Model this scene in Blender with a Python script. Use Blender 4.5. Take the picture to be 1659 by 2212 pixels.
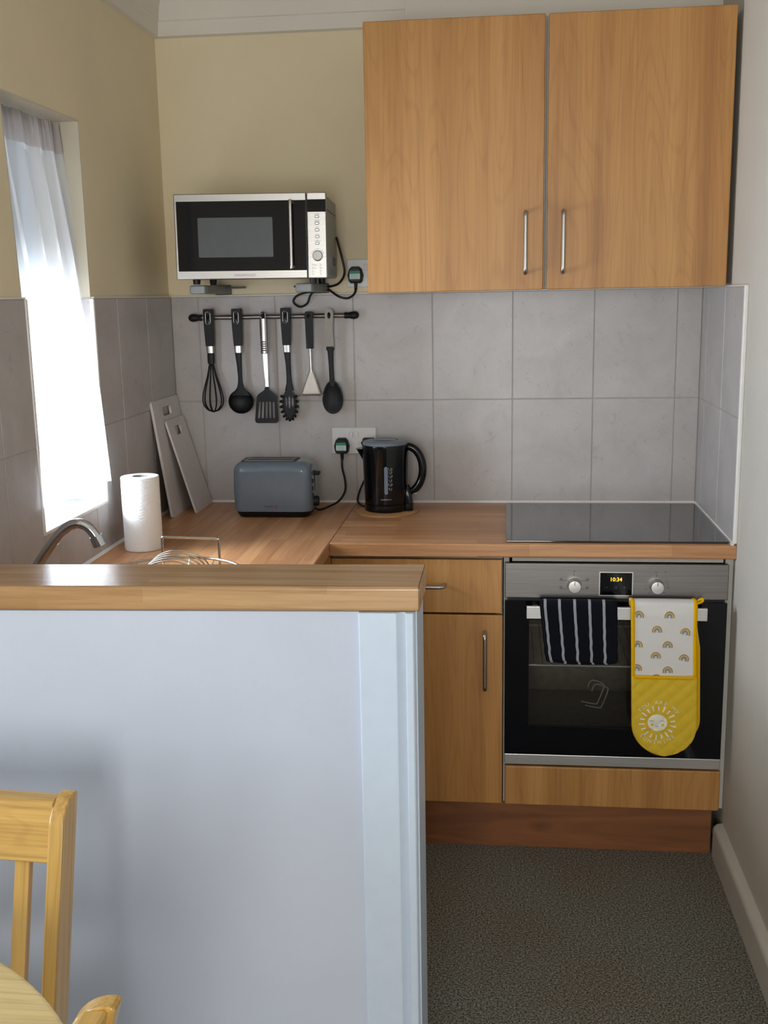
import bpy, bmesh, math, random
from mathutils import Vector, Matrix, geometry

for o in list(bpy.data.objects):
    bpy.data.objects.remove(o, do_unlink=True)
SC = bpy.context.scene
COL = SC.collection
PI = math.pi
R = math.radians
random.seed(7)

# ------------------------------------------------------------------ camera
def make_camera():
    yaw, pitch, roll = 0.1121, 0.1985, -0.0187
    fwd = Vector((-math.sin(yaw) * math.cos(pitch), math.cos(yaw) * math.cos(pitch), -math.sin(pitch)))
    r0 = Vector((math.cos(yaw), math.sin(yaw), 0))
    u0 = r0.cross(fwd)
    r = math.cos(roll) * r0 + math.sin(roll) * u0
    u = -math.sin(roll) * r0 + math.cos(roll) * u0
    cd = bpy.data.cameras.new('camera')
    cd.sensor_fit = 'VERTICAL'
    cd.sensor_height = 24.0
    cd.lens = 2324.17 / 2212 * 24.0
    cd.clip_start = 0.05
    co = bpy.data.objects.new('camera', cd)
    COL.objects.link(co)
    m = Matrix((r, u, -fwd)).transposed().to_4x4()
    m.translation = Vector((0.0479, -3.4734, 1.5801))
    co.matrix_world = m
    SC.camera = co
make_camera()

# ------------------------------------------------------------------ world, daylight, exposure
SC.view_settings.view_transform = 'Standard'
SC.view_settings.look = 'None'
SC.view_settings.gamma = 1.0
SC.view_settings.use_curve_mapping = False
SC.view_settings.exposure = 0.60
W = bpy.data.worlds.new('sky')
SC.world = W
W.use_nodes = True
bg = W.node_tree.nodes['Background']
bg.inputs['Color'].default_value = (0.80, 0.90, 1.0, 1)
bg.inputs['Strength'].default_value = 2.1

def area(name, loc, rot, sx, sy, power, color):
    ld = bpy.data.lights.new(name, 'AREA')
    ld.shape = 'RECTANGLE'
    ld.size, ld.size_y = sx, sy
    ld.energy = power
    ld.color = color
    lo = bpy.data.objects.new(name, ld)
    COL.objects.link(lo)
    lo.location = loc
    lo.rotation_euler = rot
    return lo
# daylight entering through three windows, plus an added fill in the side wall
area('daylight_kitchen_window', (-1.34, -0.900, 1.26), (0, R(-90), 0), 0.50, 0.46, 42, (0.80, 0.89, 1.0))
area('daylight_dining_window', (-2.62, -2.75, 1.50), (0, R(-90), 0), 1.25, 1.50, 46, (0.66, 0.83, 1.0))
area('daylight_rear_window', (-0.05, -5.95, 1.30), (R(90), 0, 0), 1.0, 1.8, 55, (1.0, 0.965, 0.92))
area('side_fill_light', (0.86, -4.50, 1.50), (0, R(90), 0), 1.15, 1.5, 60, (1.0, 0.97, 0.93))  # unseen side source, added to brighten the left kitchen wall

SC.cycles.use_denoising = True
try:
    SC.cycles.denoiser = 'OPENIMAGEDENOISE'
except Exception:
    pass
SC.cycles.max_bounces = 9
SC.cycles.diffuse_bounces = 5
SC.cycles.glossy_bounces = 4
SC.cycles.transmission_bounces = 5
SC.cycles.transparent_max_bounces = 10
SC.cycles.sample_clamp_indirect = 6.0
SC.cycles.caustics_reflective = False
SC.cycles.caustics_refractive = False

# ------------------------------------------------------------------ helpers: colour and materials
def lin(h):
    h = h.lstrip('#')
    v = [int(h[i:i + 2], 16) / 255 for i in (0, 2, 4)]
    return tuple((c / 12.92 if c <= 0.04045 else ((c + 0.055) / 1.055) ** 2.4) for c in v) + (1.0,)

def new_mat(name):
    m = bpy.data.materials.new(name)
    m.use_nodes = True
    nt = m.node_tree
    return m, nt, nt.nodes['Principled BSDF']

def node(nt, typ, **kw):
    n = nt.nodes.new(typ)
    for k, v in kw.items():
        if k in n.inputs.keys() if hasattr(n, 'inputs') else False:
            n.inputs[k].default_value = v
        else:
            setattr(n, k, v)
    return n

def coords(nt, scale=(1, 1, 1), rot=(0, 0, 0), loc=(0, 0, 0), randomise=False, lean=0.0):
    tc = nt.nodes.new('ShaderNodeTexCoord')
    out = tc.outputs['Object']
    if lean:
        pr = nt.nodes.new('ShaderNodeMapping')
        pr.inputs['Rotation'].default_value = (lean, 0, 0)
        nt.links.new(out, pr.inputs['Vector'])
        out = pr.outputs['Vector']
    if randomise:
        oi = nt.nodes.new('ShaderNodeObjectInfo')
        ml = nt.nodes.new('ShaderNodeMath'); ml.operation = 'MULTIPLY'; ml.inputs[1].default_value = 7.3
        nt.links.new(oi.outputs['Random'], ml.inputs[0])
        ad = nt.nodes.new('ShaderNodeVectorMath'); ad.operation = 'ADD'
        nt.links.new(out, ad.inputs[0]); nt.links.new(ml.outputs[0], ad.inputs[1])
        out = ad.outputs[0]
    mp = nt.nodes.new('ShaderNodeMapping')
    mp.inputs['Scale'].default_value = scale
    mp.inputs['Rotation'].default_value = rot
    mp.inputs['Location'].default_value = loc
    nt.links.new(out, mp.inputs['Vector'])
    return mp.outputs['Vector']

def noise(nt, vec, scale, detail=4, rough=0.55, dist=0.0):
    n = nt.nodes.new('ShaderNodeTexNoise')
    n.inputs['Scale'].default_value = scale
    n.inputs['Detail'].default_value = detail
    n.inputs['Roughness'].default_value = rough
    n.inputs['Distortion'].default_value = dist
    nt.links.new(vec, n.inputs['Vector'])
    return n.outputs['Fac']

def ramp(nt, fac, stops):
    r = nt.nodes.new('ShaderNodeValToRGB')
    el = r.color_ramp.elements
    el[0].position, el[0].color = stops[0]
    el[1].position, el[1].color = stops[-1]
    for p, c in stops[1:-1]:
        e = el.new(p); e.color = c
    nt.links.new(fac, r.inputs['Fac'])
    return r.outputs['Color']

def mix(nt, a, b, fac, mode='MIX'):
    m = nt.nodes.new('ShaderNodeMix')
    m.data_type = 'RGBA'
    m.blend_type = mode
    if isinstance(fac, (int, float)):
        m.inputs[0].default_value = fac
    else:
        nt.links.new(fac, m.inputs[0])
    for i, v in ((6, a), (7, b)):
        if isinstance(v, tuple):
            m.inputs[i].default_value = v
        else:
            nt.links.new(v, m.inputs[i])
    return m.outputs[2]

def bump(nt, bsdf, height, strength, dist=0.002):
    b = nt.nodes.new('ShaderNodeBump')
    b.inputs['Strength'].default_value = strength
    b.inputs['Distance'].default_value = dist
    nt.links.new(height, b.inputs['Height'])
    nt.links.new(b.outputs['Normal'], bsdf.inputs['Normal'])

def plain(name, col, rough=0.5, metal=0.0, var=0.06, spec=None, coat=0.0, scale=40, emit=None):
    m, nt, b = new_mat(name)
    v = coords(nt)
    f = noise(nt, v, scale, 3)
    c = lin(col)
    lo = tuple(x * (1 - var) for x in c[:3]) + (1,)
    hi = tuple(min(1, x * (1 + var)) for x in c[:3]) + (1,)
    nt.links.new(ramp(nt, f, [(0.3, lo), (0.7, hi)]), b.inputs['Base Color'])
    b.inputs['Roughness'].default_value = rough
    b.inputs['Metallic'].default_value = metal
    if spec is not None:
        b.inputs['Specular IOR Level'].default_value = spec
    b.inputs['Coat Weight'].default_value = coat
    if emit:
        b.inputs['Emission Color'].default_value = lin(emit[0])
        b.inputs['Emission Strength'].default_value = emit[1]
    return m

def plaster(name, col, bumpy=0.25, var=0.035, rough=0.85):
    m, nt, b = new_mat(name)
    v = coords(nt)
    f = noise(nt, v, 3.0, 5)
    c = lin(col)
    nt.links.new(ramp(nt, f, [(0.3, tuple(x * (1 - var) for x in c[:3]) + (1,)),
                              (0.7, tuple(min(1, x * (1 + var)) for x in c[:3]) + (1,))]), b.inputs['Base Color'])
    b.inputs['Roughness'].default_value = rough
    bump(nt, b, noise(nt, v, 160, 3), bumpy, 0.0012)
    return m

def wood(name, dark, mid, light, axis='Z', rough=0.42, wide=9.0, coat=0.0, lines=0.35, lean=0.0):
    m, nt, b = new_mat(name)
    sc = [wide] * 3
    sc['XYZ'.index(axis)] = wide * 0.04
    v = coords(nt, tuple(sc), randomise=True, lean=lean)
    f1 = noise(nt, v, 1.0, 5, 0.55, 0.7)
    base = ramp(nt, f1, [(0.30, lin(dark)), (0.5, lin(mid)), (0.72, lin(light))])
    sc2 = [150.0] * 3
    sc2['XYZ'.index(axis)] = 3.5
    v2 = coords(nt, tuple(sc2), randomise=True, lean=lean)
    f2 = noise(nt, v2, 1.0, 3, 0.6)
    fine = ramp(nt, f2, [(0.32, (0.62, 0.55, 0.5, 1)), (0.55, (1, 1, 1, 1))])
    c = mix(nt, base, fine, lines, 'MULTIPLY')
    # cathedral figure: warped contour lines of a stretched noise
    sc3 = [11.0] * 3
    sc3['XYZ'.index(axis)] = 1.1
    v3 = coords(nt, tuple(sc3), randomise=True, lean=lean)
    f3 = noise(nt, v3, 1.0, 1.5, 0.4, 0.15)
    k = nt.nodes.new('ShaderNodeMath'); k.operation = 'MULTIPLY'; k.inputs[1].default_value = 95
    nt.links.new(f3, k.inputs[0])
    s = nt.nodes.new('ShaderNodeMath'); s.operation = 'SINE'
    nt.links.new(k.outputs[0], s.inputs[0])
    cath = ramp(nt, s.outputs[0], [(0.55, (1, 1, 1, 1)), (0.98, (0.80, 0.72, 0.66, 1))])
    c = mix(nt, c, cath, 0.34, 'MULTIPLY')
    # broad straight bands of slightly different tone
    sc4 = [17.0] * 3
    sc4['XYZ'.index(axis)] = 0.12
    f4 = noise(nt, coords(nt, tuple(sc4), randomise=True, lean=lean), 1.0, 2, 0.5)
    band = ramp(nt, f4, [(0.34, (0.86, 0.80, 0.74, 1)), (0.46, (0.97, 0.95, 0.92, 1)), (0.60, (1.06, 1.06, 1.06, 1))])
    c = mix(nt, c, band, 0.8, 'MULTIPLY')
    nt.links.new(c, b.inputs['Base Color'])
    b.inputs['Roughness'].default_value = rough
    b.inputs['Coat Weight'].default_value = coat
    b.inputs['Coat Roughness'].default_value = 0.2
    return m

def staves(name, c1, c2, along='X', rough=0.34, width=0.042, length=0.38, spec=0.5):
    m, nt, b = new_mat(name)
    rot = (0, 0, 0) if along == 'X' else (0, 0, R(90))
    v0 = coords(nt)
    sp = nt.nodes.new('ShaderNodeSeparateXYZ'); nt.links.new(v0, sp.inputs[0])
    ad = nt.nodes.new('ShaderNodeMath'); ad.operation = 'ADD'
    nt.links.new(sp.outputs['Y' if along == 'X' else 'X'], ad.inputs[0]); nt.links.new(sp.outputs['Z'], ad.inputs[1])
    cb = nt.nodes.new('ShaderNodeCombineXYZ')
    nt.links.new(sp.outputs['X' if along == 'X' else 'Y'], cb.inputs[0]); nt.links.new(ad.outputs[0], cb.inputs[1])
    v = cb.outputs[0]
    def brick(a, c, off, ln):
        t = nt.nodes.new('ShaderNodeTexBrick')
        t.offset = off; t.offset_frequency = 2; t.squash = 1.0
        t.inputs['Color1'].default_value = a
        t.inputs['Color2'].default_value = c
        t.inputs['Mortar'].default_value = tuple(x * 0.84 for x in c[:3]) + (1,)
        t.inputs['Scale'].default_value = 1.0
        t.inputs['Mortar Size'].default_value = 0.0003
        t.inputs['Mortar Smooth'].default_value = 0.5
        t.inputs['Bias'].default_value = 0.0
        t.inputs['Brick Width'].default_value = ln
        t.inputs['Row Height'].default_value = width
        nt.links.new(v, t.inputs['Vector'])
        return t.outputs['Color']
    col = brick(lin(c1), lin(c2), 0.37, length)
    sc = (3.0, 70.0, 70.0) if along == 'X' else (70.0, 3.0, 70.0)
    f = noise(nt, coords(nt, sc), 1.0, 4, 0.6, 0.4)
    col = mix(nt, col, ramp(nt, f, [(0.3, (0.66, 0.58, 0.52, 1)), (0.62, (1.06, 1.05, 1.03, 1))]), 0.75, 'MULTIPLY')
    sc = (1.2, 14.0, 14.0) if along == 'X' else (14.0, 1.2, 14.0)
    f = noise(nt, coords(nt, sc), 1.0, 3, 0.5, 0.3)
    col = mix(nt, col, ramp(nt, f, [(0.3, (0.78, 0.74, 0.70, 1)), (0.6, (1.0, 1.0, 1.0, 1))]), 0.6, 'MULTIPLY')
    nt.links.new(col, b.inputs['Base Color'])
    b.inputs['Roughness'].default_value = rough
    b.inputs['Specular IOR Level'].default_value = spec
    return m

def steel(name, col, rough=0.3, along='X', var=0.10):
    m, nt, b = new_mat(name)
    sc = [260.0] * 3
    sc['XYZ'.index(along)] = 4.0
    f = noise(nt, coords(nt, tuple(sc)), 1.0, 3, 0.6)
    c = lin(col)
    nt.links.new(ramp(nt, f, [(0.3, tuple(x * (1 - var) for x in c[:3]) + (1,)), (0.7, tuple(min(1, x * (1 + var)) for x in c[:3]) + (1,))]), b.inputs['Base Color'])
    b.inputs['Metallic'].default_value = 1.0
    b.inputs['Roughness'].default_value = rough
    bump(nt, b, f, 0.05, 0.0005)
    return m

def tile_mat(name, c1, c2):
    m, nt, b = new_mat(name)
    v = coords(nt)
    f = noise(nt, v, 7.0, 6, 0.6, 0.8)
    base = ramp(nt, f, [(0.32, lin(c1)), (0.68, lin(c2))])
    f2 = noise(nt, v, 38.0, 5, 0.65, 1.5)
    vein = ramp(nt, f2, [(0.30, (0.80, 0.79, 0.79, 1)), (0.42, (1, 1, 1, 1))])
    nt.links.new(mix(nt, base, vein, 0.8, 'MULTIPLY'), b.inputs['Base Color'])
    b.inputs['Roughness'].default_value = 0.36
    bump(nt, b, f2, 0.12, 0.001)
    return m

def glass_thin(name, tint=(1, 1, 1, 1), gloss=0.10, rough=0.02):
    m = bpy.data.materials.new(name)
    m.use_nodes = True
    nt = m.node_tree
    nt.nodes.clear()
    out = nt.nodes.new('ShaderNodeOutputMaterial')
    tr = nt.nodes.new('ShaderNodeBsdfTransparent'); tr.inputs['Color'].default_value = tint
    gl = nt.nodes.new('ShaderNodeBsdfGlossy'); gl.inputs['Roughness'].default_value = rough
    fr = nt.nodes.new('ShaderNodeFresnel'); fr.inputs['IOR'].default_value = 1.5
    mx = nt.nodes.new('ShaderNodeMixShader')
    nt.links.new(fr.outputs[0], mx.inputs[0])
    nt.links.new(tr.outputs[0], mx.inputs[1])
    nt.links.new(gl.outputs[0], mx.inputs[2])
    nt.links.new(mx.outputs[0], out.inputs['Surface'])
    return m

def carpet_mat():
    m, nt, b = new_mat('carpet')
    v = coords(nt)
    f = noise(nt, v, 210, 3, 0.7)
    c = ramp(nt, f, [(0.36, lin('#3a3835')), (0.5, lin('#7b766e')), (0.64, lin('#b0aba1'))])
    f2 = noise(nt, v, 2.6, 4)
    c = mix(nt, c, ramp(nt, f2, [(0.35, (0.90, 0.86, 0.80, 1)), (0.65, (0.92, 1.0, 0.98, 1))]), 1.0, 'MULTIPLY')
    nt.links.new(c, b.inputs['Base Color'])
    b.inputs['Roughness'].default_value = 0.95
    b.inputs['Specular IOR Level'].default_value = 0.15
    bump(nt, b, f, 0.8, 0.004)
    return m

def pine_mat():
    m, nt, b = new_mat('pine')
    v = coords(nt, (1.2, 14, 14))
    f = noise(nt, v, 1.0, 5, 0.6, 1.2)
    base = ramp(nt, f, [(0.3, lin('#6d4024')), (0.5, lin('#84512d')), (0.7, lin('#9a6238'))])
    vo = nt.nodes.new('ShaderNodeTexVoronoi')
    vo.inputs['Scale'].default_value = 1.0
    nt.links.new(coords(nt, (3.3, 3.3, 7.0), loc=(0.35, 0, 0.4)), vo.inputs['Vector'])
    knot = ramp(nt, vo.outputs['Distance'], [(0.09, (0.34, 0.24, 0.20, 1)), (0.20, (1, 1, 1, 1))])
    nt.links.new(mix(nt, base, knot, 0.85, 'MULTIPLY'), b.inputs['Base Color'])
    b.inputs['Roughness'].default_value = 0.5
    return m

def curtain_mat():
    m = bpy.data.materials.new('sheer_curtain')
    m.use_nodes = True
    nt = m.node_tree
    nt.nodes.clear()
    out = nt.nodes.new('ShaderNodeOutputMaterial')
    tc = nt.nodes.new('ShaderNodeTexCoord')
    sp = nt.nodes.new('ShaderNodeSeparateXYZ')
    nt.links.new(tc.outputs['Object'], sp.inputs[0])
    # woven tuck lines in three bands
    fac = None
    for zs in ((1.118, 1.136, 1.154, 1.172, 1.190), (1.320, 1.338, 1.356, 1.374, 1.392), (1.485, 1.503, 1.521, 1.539, 1.557)):
        for z in zs:
            a = nt.nodes.new('ShaderNodeMath'); a.operation = 'COMPARE'
            a.inputs[1].default_value = z - 1.10; a.inputs[2].default_value = 0.0011
            nt.links.new(sp.outputs['Z'], a.inputs[0])
            if fac is None:
                fac = a.outputs[0]
            else:
                s = nt.nodes.new('ShaderNodeMath'); s.operation = 'MAXIMUM'
                nt.links.new(fac, s.inputs[0]); nt.links.new(a.outputs[0], s.inputs[1])
                fac = s.outputs[0]
    head = nt.nodes.new('ShaderNodeMath'); head.operation = 'GREATER_THAN'; head.inputs[1].default_value = 1.950 - 1.10
    nt.links.new(sp.outputs['Z'], head.inputs[0])
    dense = nt.nodes.new('ShaderNodeMath'); dense.operation = 'MAXIMUM'
    nt.links.new(fac, dense.inputs[0]); nt.links.new(head.outputs[0], dense.inputs[1])
    colr = mix(nt, (0.90, 0.90, 0.92, 1), (0.56, 0.51, 0.50, 1), dense.outputs[0])
    df = nt.nodes.new('ShaderNodeBsdfDiffuse'); nt.links.new(colr, df.inputs['Color'])
    tl = nt.nodes.new('ShaderNodeBsdfTranslucent'); nt.links.new(colr, tl.inputs['Color'])
    tp = nt.nodes.new('ShaderNodeBsdfTransparent')
    m1 = nt.nodes.new('ShaderNodeMixShader'); m1.inputs[0].default_value = 0.36
    nt.links.new(df.outputs[0], m1.inputs[1]); nt.links.new(tl.outputs[0], m1.inputs[2])
    m2 = nt.nodes.new('ShaderNodeMixShader')
    k = nt.nodes.new('ShaderNodeMath'); k.operation = 'MULTIPLY_ADD'
    k.inputs[1].default_value = 0.30; k.inputs[2].default_value = 0.64
    nt.links.new(dense.outputs[0], k.inputs[0])
    nt.links.new(k.outputs[0], m2.inputs[0])
    nt.links.new(tp.outputs[0], m2.inputs[1]); nt.links.new(m1.outputs[0], m2.inputs[2])
    nt.links.new(m2.outputs[0], out.inputs['Surface'])
    return m

def paper_mat():
    m, nt, b = new_mat('kitchen_paper')
    v = coords(nt)
    b.inputs['Base Color'].default_value = lin('#f2f2f0')
    b.inputs['Roughness'].default_value = 0.95
    w = nt.nodes.new('ShaderNodeTexWave')
    w.wave_type = 'RINGS'
    w.inputs['Scale'].default_value = 48
    w.inputs['Distortion'].default_value = 14
    w.inputs['Detail'].default_value = 1.5
    w.inputs['Detail Scale'].default_value = 1.3
    nt.links.new(v, w.inputs['Vector'])
    bump(nt, b, w.outputs['Fac'], 0.25, 0.0012)
    return m

def cloth_mat(name, col, rough=0.95, scale=900, var=0.18, b_str=0.35, sheen=0.0):
    m, nt, b = new_mat(name)
    v = coords(nt)
    f = noise(nt, v, scale, 2)
    c = lin(col)
    nt.links.new(ramp(nt, f, [(0.3, tuple(x * (1 - var) for x in c[:3]) + (1,)), (0.7, tuple(min(1, x * (1 + var)) for x in c[:3]) + (1,))]), b.inputs['Base Color'])
    b.inputs['Roughness'].default_value = rough
    b.inputs['Specular IOR Level'].default_value = 0.1
    b.inputs['Sheen Weight'].default_value = sheen
    bump(nt, b, f, b_str, 0.001)
    return m

MT = dict(
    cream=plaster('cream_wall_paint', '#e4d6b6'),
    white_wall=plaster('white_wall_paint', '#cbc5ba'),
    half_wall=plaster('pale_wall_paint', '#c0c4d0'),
    reveal=plaster('window_reveal_paint', '#cbc2ae'),
    ceiling=plaster('ceiling_paint', '#e0dad0', 0.3),
    gloss_white=plain('white_gloss_paint', '#c6d0dd', 0.32, var=0.02),
    tile=tile_mat('stone_effect_tile', '#b0aaa6', '#beb8b6'),
    grout=plain('grout', '#aea8a1', 0.9),
    skirting=plain('skirting_paint', '#cfccc4', 0.4, var=0.02),
    sealant=plain('white_sealant', '#e6e3de', 0.4, var=0.03),
    door=wood('beech_effect', '#a8743d', '#bb874a', '#c89659', 'Z', 0.42),
    door_x=wood('beech_effect_edge', '#8f5c30', '#9f6c3b', '#ae7b47', 'X', 0.42),
    top_x=staves('oak_block_laminate', '#cf9c6d', '#b58055', 'X'),
    top_y=staves('oak_block_laminate_lengthwise', '#cf9c6d', '#b58055', 'Y'),
    bar=staves('oak_block_laminate_lit', '#c49f76', '#b0885d', 'X', 0.22, 0.026, 0.50),  # worktop oak, paled to paint in the light falling on the bar
    pine=pine_mat(),
    carpet=carpet_mat(),
    chair=wood('varnished_light_oak', '#c2984d', '#c99f55', '#cfa65e', 'Z', 0.30, wide=12, coat=0.4, lines=0.7, lean=R(14.7)),
    chair_x=wood('varnished_light_oak_rail', '#c2984d', '#c99f55', '#cfa65e', 'X', 0.30, wide=12, coat=0.4, lines=0.7),
    table=wood('varnished_table_oak', '#d9bc7f', '#dfc48a', '#e6cd96', 'X', 0.30, wide=12, coat=0.4, lines=0.45),
    steel=steel('brushed_steel', '#85817f', 0.36, 'X'),
    steel_lt=steel('pale_brushed_steel', '#d2d0cd', 0.36, 'X', 0.05),
    steel_v=steel('satin_steel_bar', '#b5b0aa', 0.28, 'Z', 0.05),
    chrome=plain('chrome', '#c9cbce', 0.08, 1.0, var=0.02),
    shelf_wire=plain('glint_shelf_wire', '#c9c5bb', 0.3, 0.25, var=0.02),  # pale colour imitates bright glints on the oven wires
    wire=plain('bright_wire', '#c4c2be', 0.16, 1.0, var=0.02),
    silver=plain('silver_painted_metal', '#8f9294', 0.38, 0.15, var=0.04),
    arm_grey=plain('mid_grey_painted_metal', '#6d6f72', 0.4, 0.15, var=0.04),
    steel_mw=steel('silver_appliance_front', '#aeaba7', 0.36, 'X', 0.05),
    dark_metal=plain('dark_grey_metal', '#4b4d50', 0.45, 0.4),
    black=plain('black_plastic', '#101115', 0.45, var=0.05, spec=0.35),
    black_soft=plain('black_nylon', '#0e0f13', 0.5, var=0.06, spec=0.28),
    black_gloss=plain('gloss_black_plastic', '#06070a', 0.12, var=0.03, spec=0.42),
    black_glass=plain('black_glass', '#080a10', 0.05, var=0.03, spec=0.38),
    hob=plain('ceramic_glass', '#17181c', 0.06, var=0.04, spec=0.8, coat=0.45),
    grey_glass=plain('screened_window_glass', '#565a5c', 0.14, var=0.03),
    toaster=plain('blue_grey_enamel', '#68737e', 0.18, var=0.03, coat=0.3),
    lid_grey=plain('blue_grey_plastic', '#717a84', 0.35, var=0.03),
    gauge=plain('grey_gauge_window', '#6f7a8c', 0.25, var=0.03),
    white_plastic=plain('white_plastic', '#dcdad8', 0.35, var=0.02),
    off_white=plain('pale_melamine', '#b9b5ab', 0.5, var=0.04),
    grey_handle=plain('grey_rubber_handle', '#9b958b', 0.55, var=0.05),
    board=plain('grey_board_plastic', '#d8d1ce', 0.55, var=0.04),
    green=plain('green_sticker', '#1f8a6a', 0.5, var=0.05),
    label=plain('pale_sticker', '#c6dcd6', 0.5, var=0.04),
    ink=plain('printed_ink', '#2b2c2f', 0.6),
    ink_grey=plain('grey_printed_ink', '#7a7d80', 0.6),
    ink_white=plain('white_printed_ink', '#d5d7da', 0.6),
    red=plain('red_print', '#b2202c', 0.5),
    core=plain('dark_laminate_core', '#3a2619', 0.8),
    amber=plain('amber_display', '#ffb030', 0.5, emit=('#ffb030', 2.2)),
    cavity=plain('oven_enamel', '#857b6b', 0.4, var=0.15),
    oven_glass=glass_thin('tinted_oven_glass', (0.86, 0.86, 0.86, 1)),
    pane=glass_thin('window_glass', (0.97, 0.98, 0.98, 1)),
    cork=plain('cork', '#b98a5a', 0.9, var=0.3, scale=260),
    navy=cloth_mat('navy_towelling', '#10111a', sheen=0.05),
    stripe=cloth_mat('grey_stripe_towelling', '#9a9ca4', var=0.3),
    white_cloth=cloth_mat('white_cotton', '#dcd9d6', b_str=0.15, var=0.05),
    yellow=cloth_mat('yellow_cotton', '#dcb93a', b_str=0.2, var=0.08),
    yellow_deep=cloth_mat('deep_yellow_binding', '#e0ac10', b_str=0.2, var=0.08),
    ochre=cloth_mat('ochre_print', '#b5812f', b_str=0.0),
    pale_yellow=cloth_mat('pale_yellow_print', '#e6c67e', b_str=0.0),
    blue_print=cloth_mat('dusty_blue_print', '#7d98a6', b_str=0.0),
    cloth_print=cloth_mat('white_print', '#ece6d6', b_str=0.0, var=0.04),
    curtain=curtain_mat(),
    paper=paper_mat(),
    card=plain('cardboard_core', '#8d8a84', 0.9),
)

# ------------------------------------------------------------------ helpers: meshes
class MB:
    """collects shapes into one mesh"""
    def __init__(self):
        self.bm = bmesh.new()
        self.mi = 0
    def _mark(self, faces):
        for f in faces:
            f.material_index = self.mi
        return self
    def box(self, x0, x1, y0, y1, z0, z1, bevel=0.0, seg=2, mat=None):
        t = bmesh.new()
        bmesh.ops.create_cube(t, size=1.0)
        for v in t.verts:
            v.co = Vector((x0 + (v.co.x + .5) * (x1 - x0), y0 + (v.co.y + .5) * (y1 - y0), z0 + (v.co.z + .5) * (z1 - z0)))
        if bevel > 0:
            bmesh.ops.bevel(t, geom=list(t.edges), offset=bevel, segments=seg, profile=0.5, affect='EDGES')
        return self.merge(t, mat)
    def merge(self, t, mat=None):
        if mat is not None:
            for v in t.verts:
                v.co = mat @ v.co
        vm = {v: self.bm.verts.new(v.co) for v in t.verts}
        for f in t.faces:
            try:
                nf = self.bm.faces.new([vm[v] for v in f.verts])
                nf.material_index = self.mi
            except ValueError:
                pass
        t.free()
        return self
    def rings(self, rings, closed_ring=True, cap=True, loop=False):
        vs = [[self.bm.verts.new(p) for p in r] for r in rings]
        n = len(vs[0])
        fs = []
        m = len(vs)
        for i in range(m if loop else m - 1):
            a, b = vs[i], vs[(i + 1) % m]
            for j in range(n if closed_ring else n - 1):
                k = (j + 1) % n
                fs.append(self.bm.faces.new((a[j], a[k], b[k], b[j])))
        if cap and not loop and closed_ring:
            fs.append(self.bm.faces.new(list(reversed(vs[0]))))
            fs.append(self.bm.faces.new(vs[-1]))
        return self._mark(fs)
    def tube(self, pts, r, seg=10, loop=False, flat=1.0, up=None):
        pts = [Vector(p) for p in pts]
        n = len(pts)
        rad = r if isinstance(r, (list, tuple)) else [r] * n
        rings = []
        prev = None
        for i, p in enumerate(pts):
            if loop:
                d = pts[(i + 1) % n] - pts[i - 1]
            else:
                d = pts[min(i + 1, n - 1)] - pts[max(i - 1, 0)]
            d.normalize()
            if prev is None:
                ref = Vector(up) if up else (Vector((0, 0, 1)) if abs(d.z) < 0.9 else Vector((0, 1, 0)))
                a = ref - d * ref.dot(d)
            else:
                a = prev - d * prev.dot(d)
            a.normalize()
            prev = a
            b = d.cross(a)
            rings.append([p + (a * math.cos(2 * PI * k / seg) + b * math.sin(2 * PI * k / seg) * flat) * rad[i] for k in range(seg)])
        return self.rings(rings, loop=loop)
    def cyl(self, p0, p1, r0, r1=None, seg=24):
        return self.tube([p0, p1], [r0, r0 if r1 is None else r1], seg)
    def lathe(self, prof, c=(0, 0, 0), seg=40, sx=1.0, sy=1.0, cap=True, axis='Z'):
        rings = []
        for r, h in prof:
            ring = []
            for k in range(seg):
                a = 2 * PI * k / seg
                x, y = r * sx * math.cos(a), r * sy * math.sin(a)
                if axis == 'Z':
                    q = Vector((x, y, h))
                elif axis == 'Y':
                    q = Vector((x, -h, y))
                else:
                    q = Vector((h, x, y))
                ring.append(q + Vector(c))
            rings.append(ring)
        return self.rings(rings, cap=cap)
    def prism(self, outer, d0, d1, plane='XZ', holes=()):
        """flat outline (with holes) given real thickness from d0 to d1"""
        loops = [list(outer)] + [list(h) for h in holes]
        def at(p, d):
            a, b = p
            return Vector((a, d, b)) if plane == 'XZ' else (Vector((d, a, b)) if plane == 'YZ' else Vector((a, b, d)))
        flat = [Vector((p[0], p[1], 0)) for l in loops for p in l]
        tris = geometry.tessellate_polygon([[Vector((p[0], p[1], 0)) for p in l] for l in loops])
        A = [self.bm.verts.new(at((p.x, p.y), d0)) for p in flat]
        B = [self.bm.verts.new(at((p.x, p.y), d1)) for p in flat]
        fs = []
        def face(vs):
            try:
                fs.append(self.bm.faces.new(vs))
            except ValueError:
                pass
        for t in tris:
            face([A[i] for i in t]); face([B[i] for i in reversed(t)])
        i0 = 0
        for l in loops:
            n = len(l)
            for k in range(n):
                a, b = i0 + k, i0 + (k + 1) % n
                face((A[a], A[b], B[b], B[a]))
            i0 += n
        return self._mark(fs)
    def sheet(self, fn, nu, nv, matfn=None):
        g = [[self.bm.verts.new(fn(i / nu, j / nv)) for j in range(nv + 1)] for i in range(nu + 1)]
        for i in range(nu):
            for j in range(nv):
                f = self.bm.faces.new((g[i][j], g[i + 1][j], g[i + 1][j + 1], g[i][j + 1]))
                f.material_index = matfn((i + .5) / nu, (j + .5) / nv) if matfn else self.mi
        return self
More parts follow.
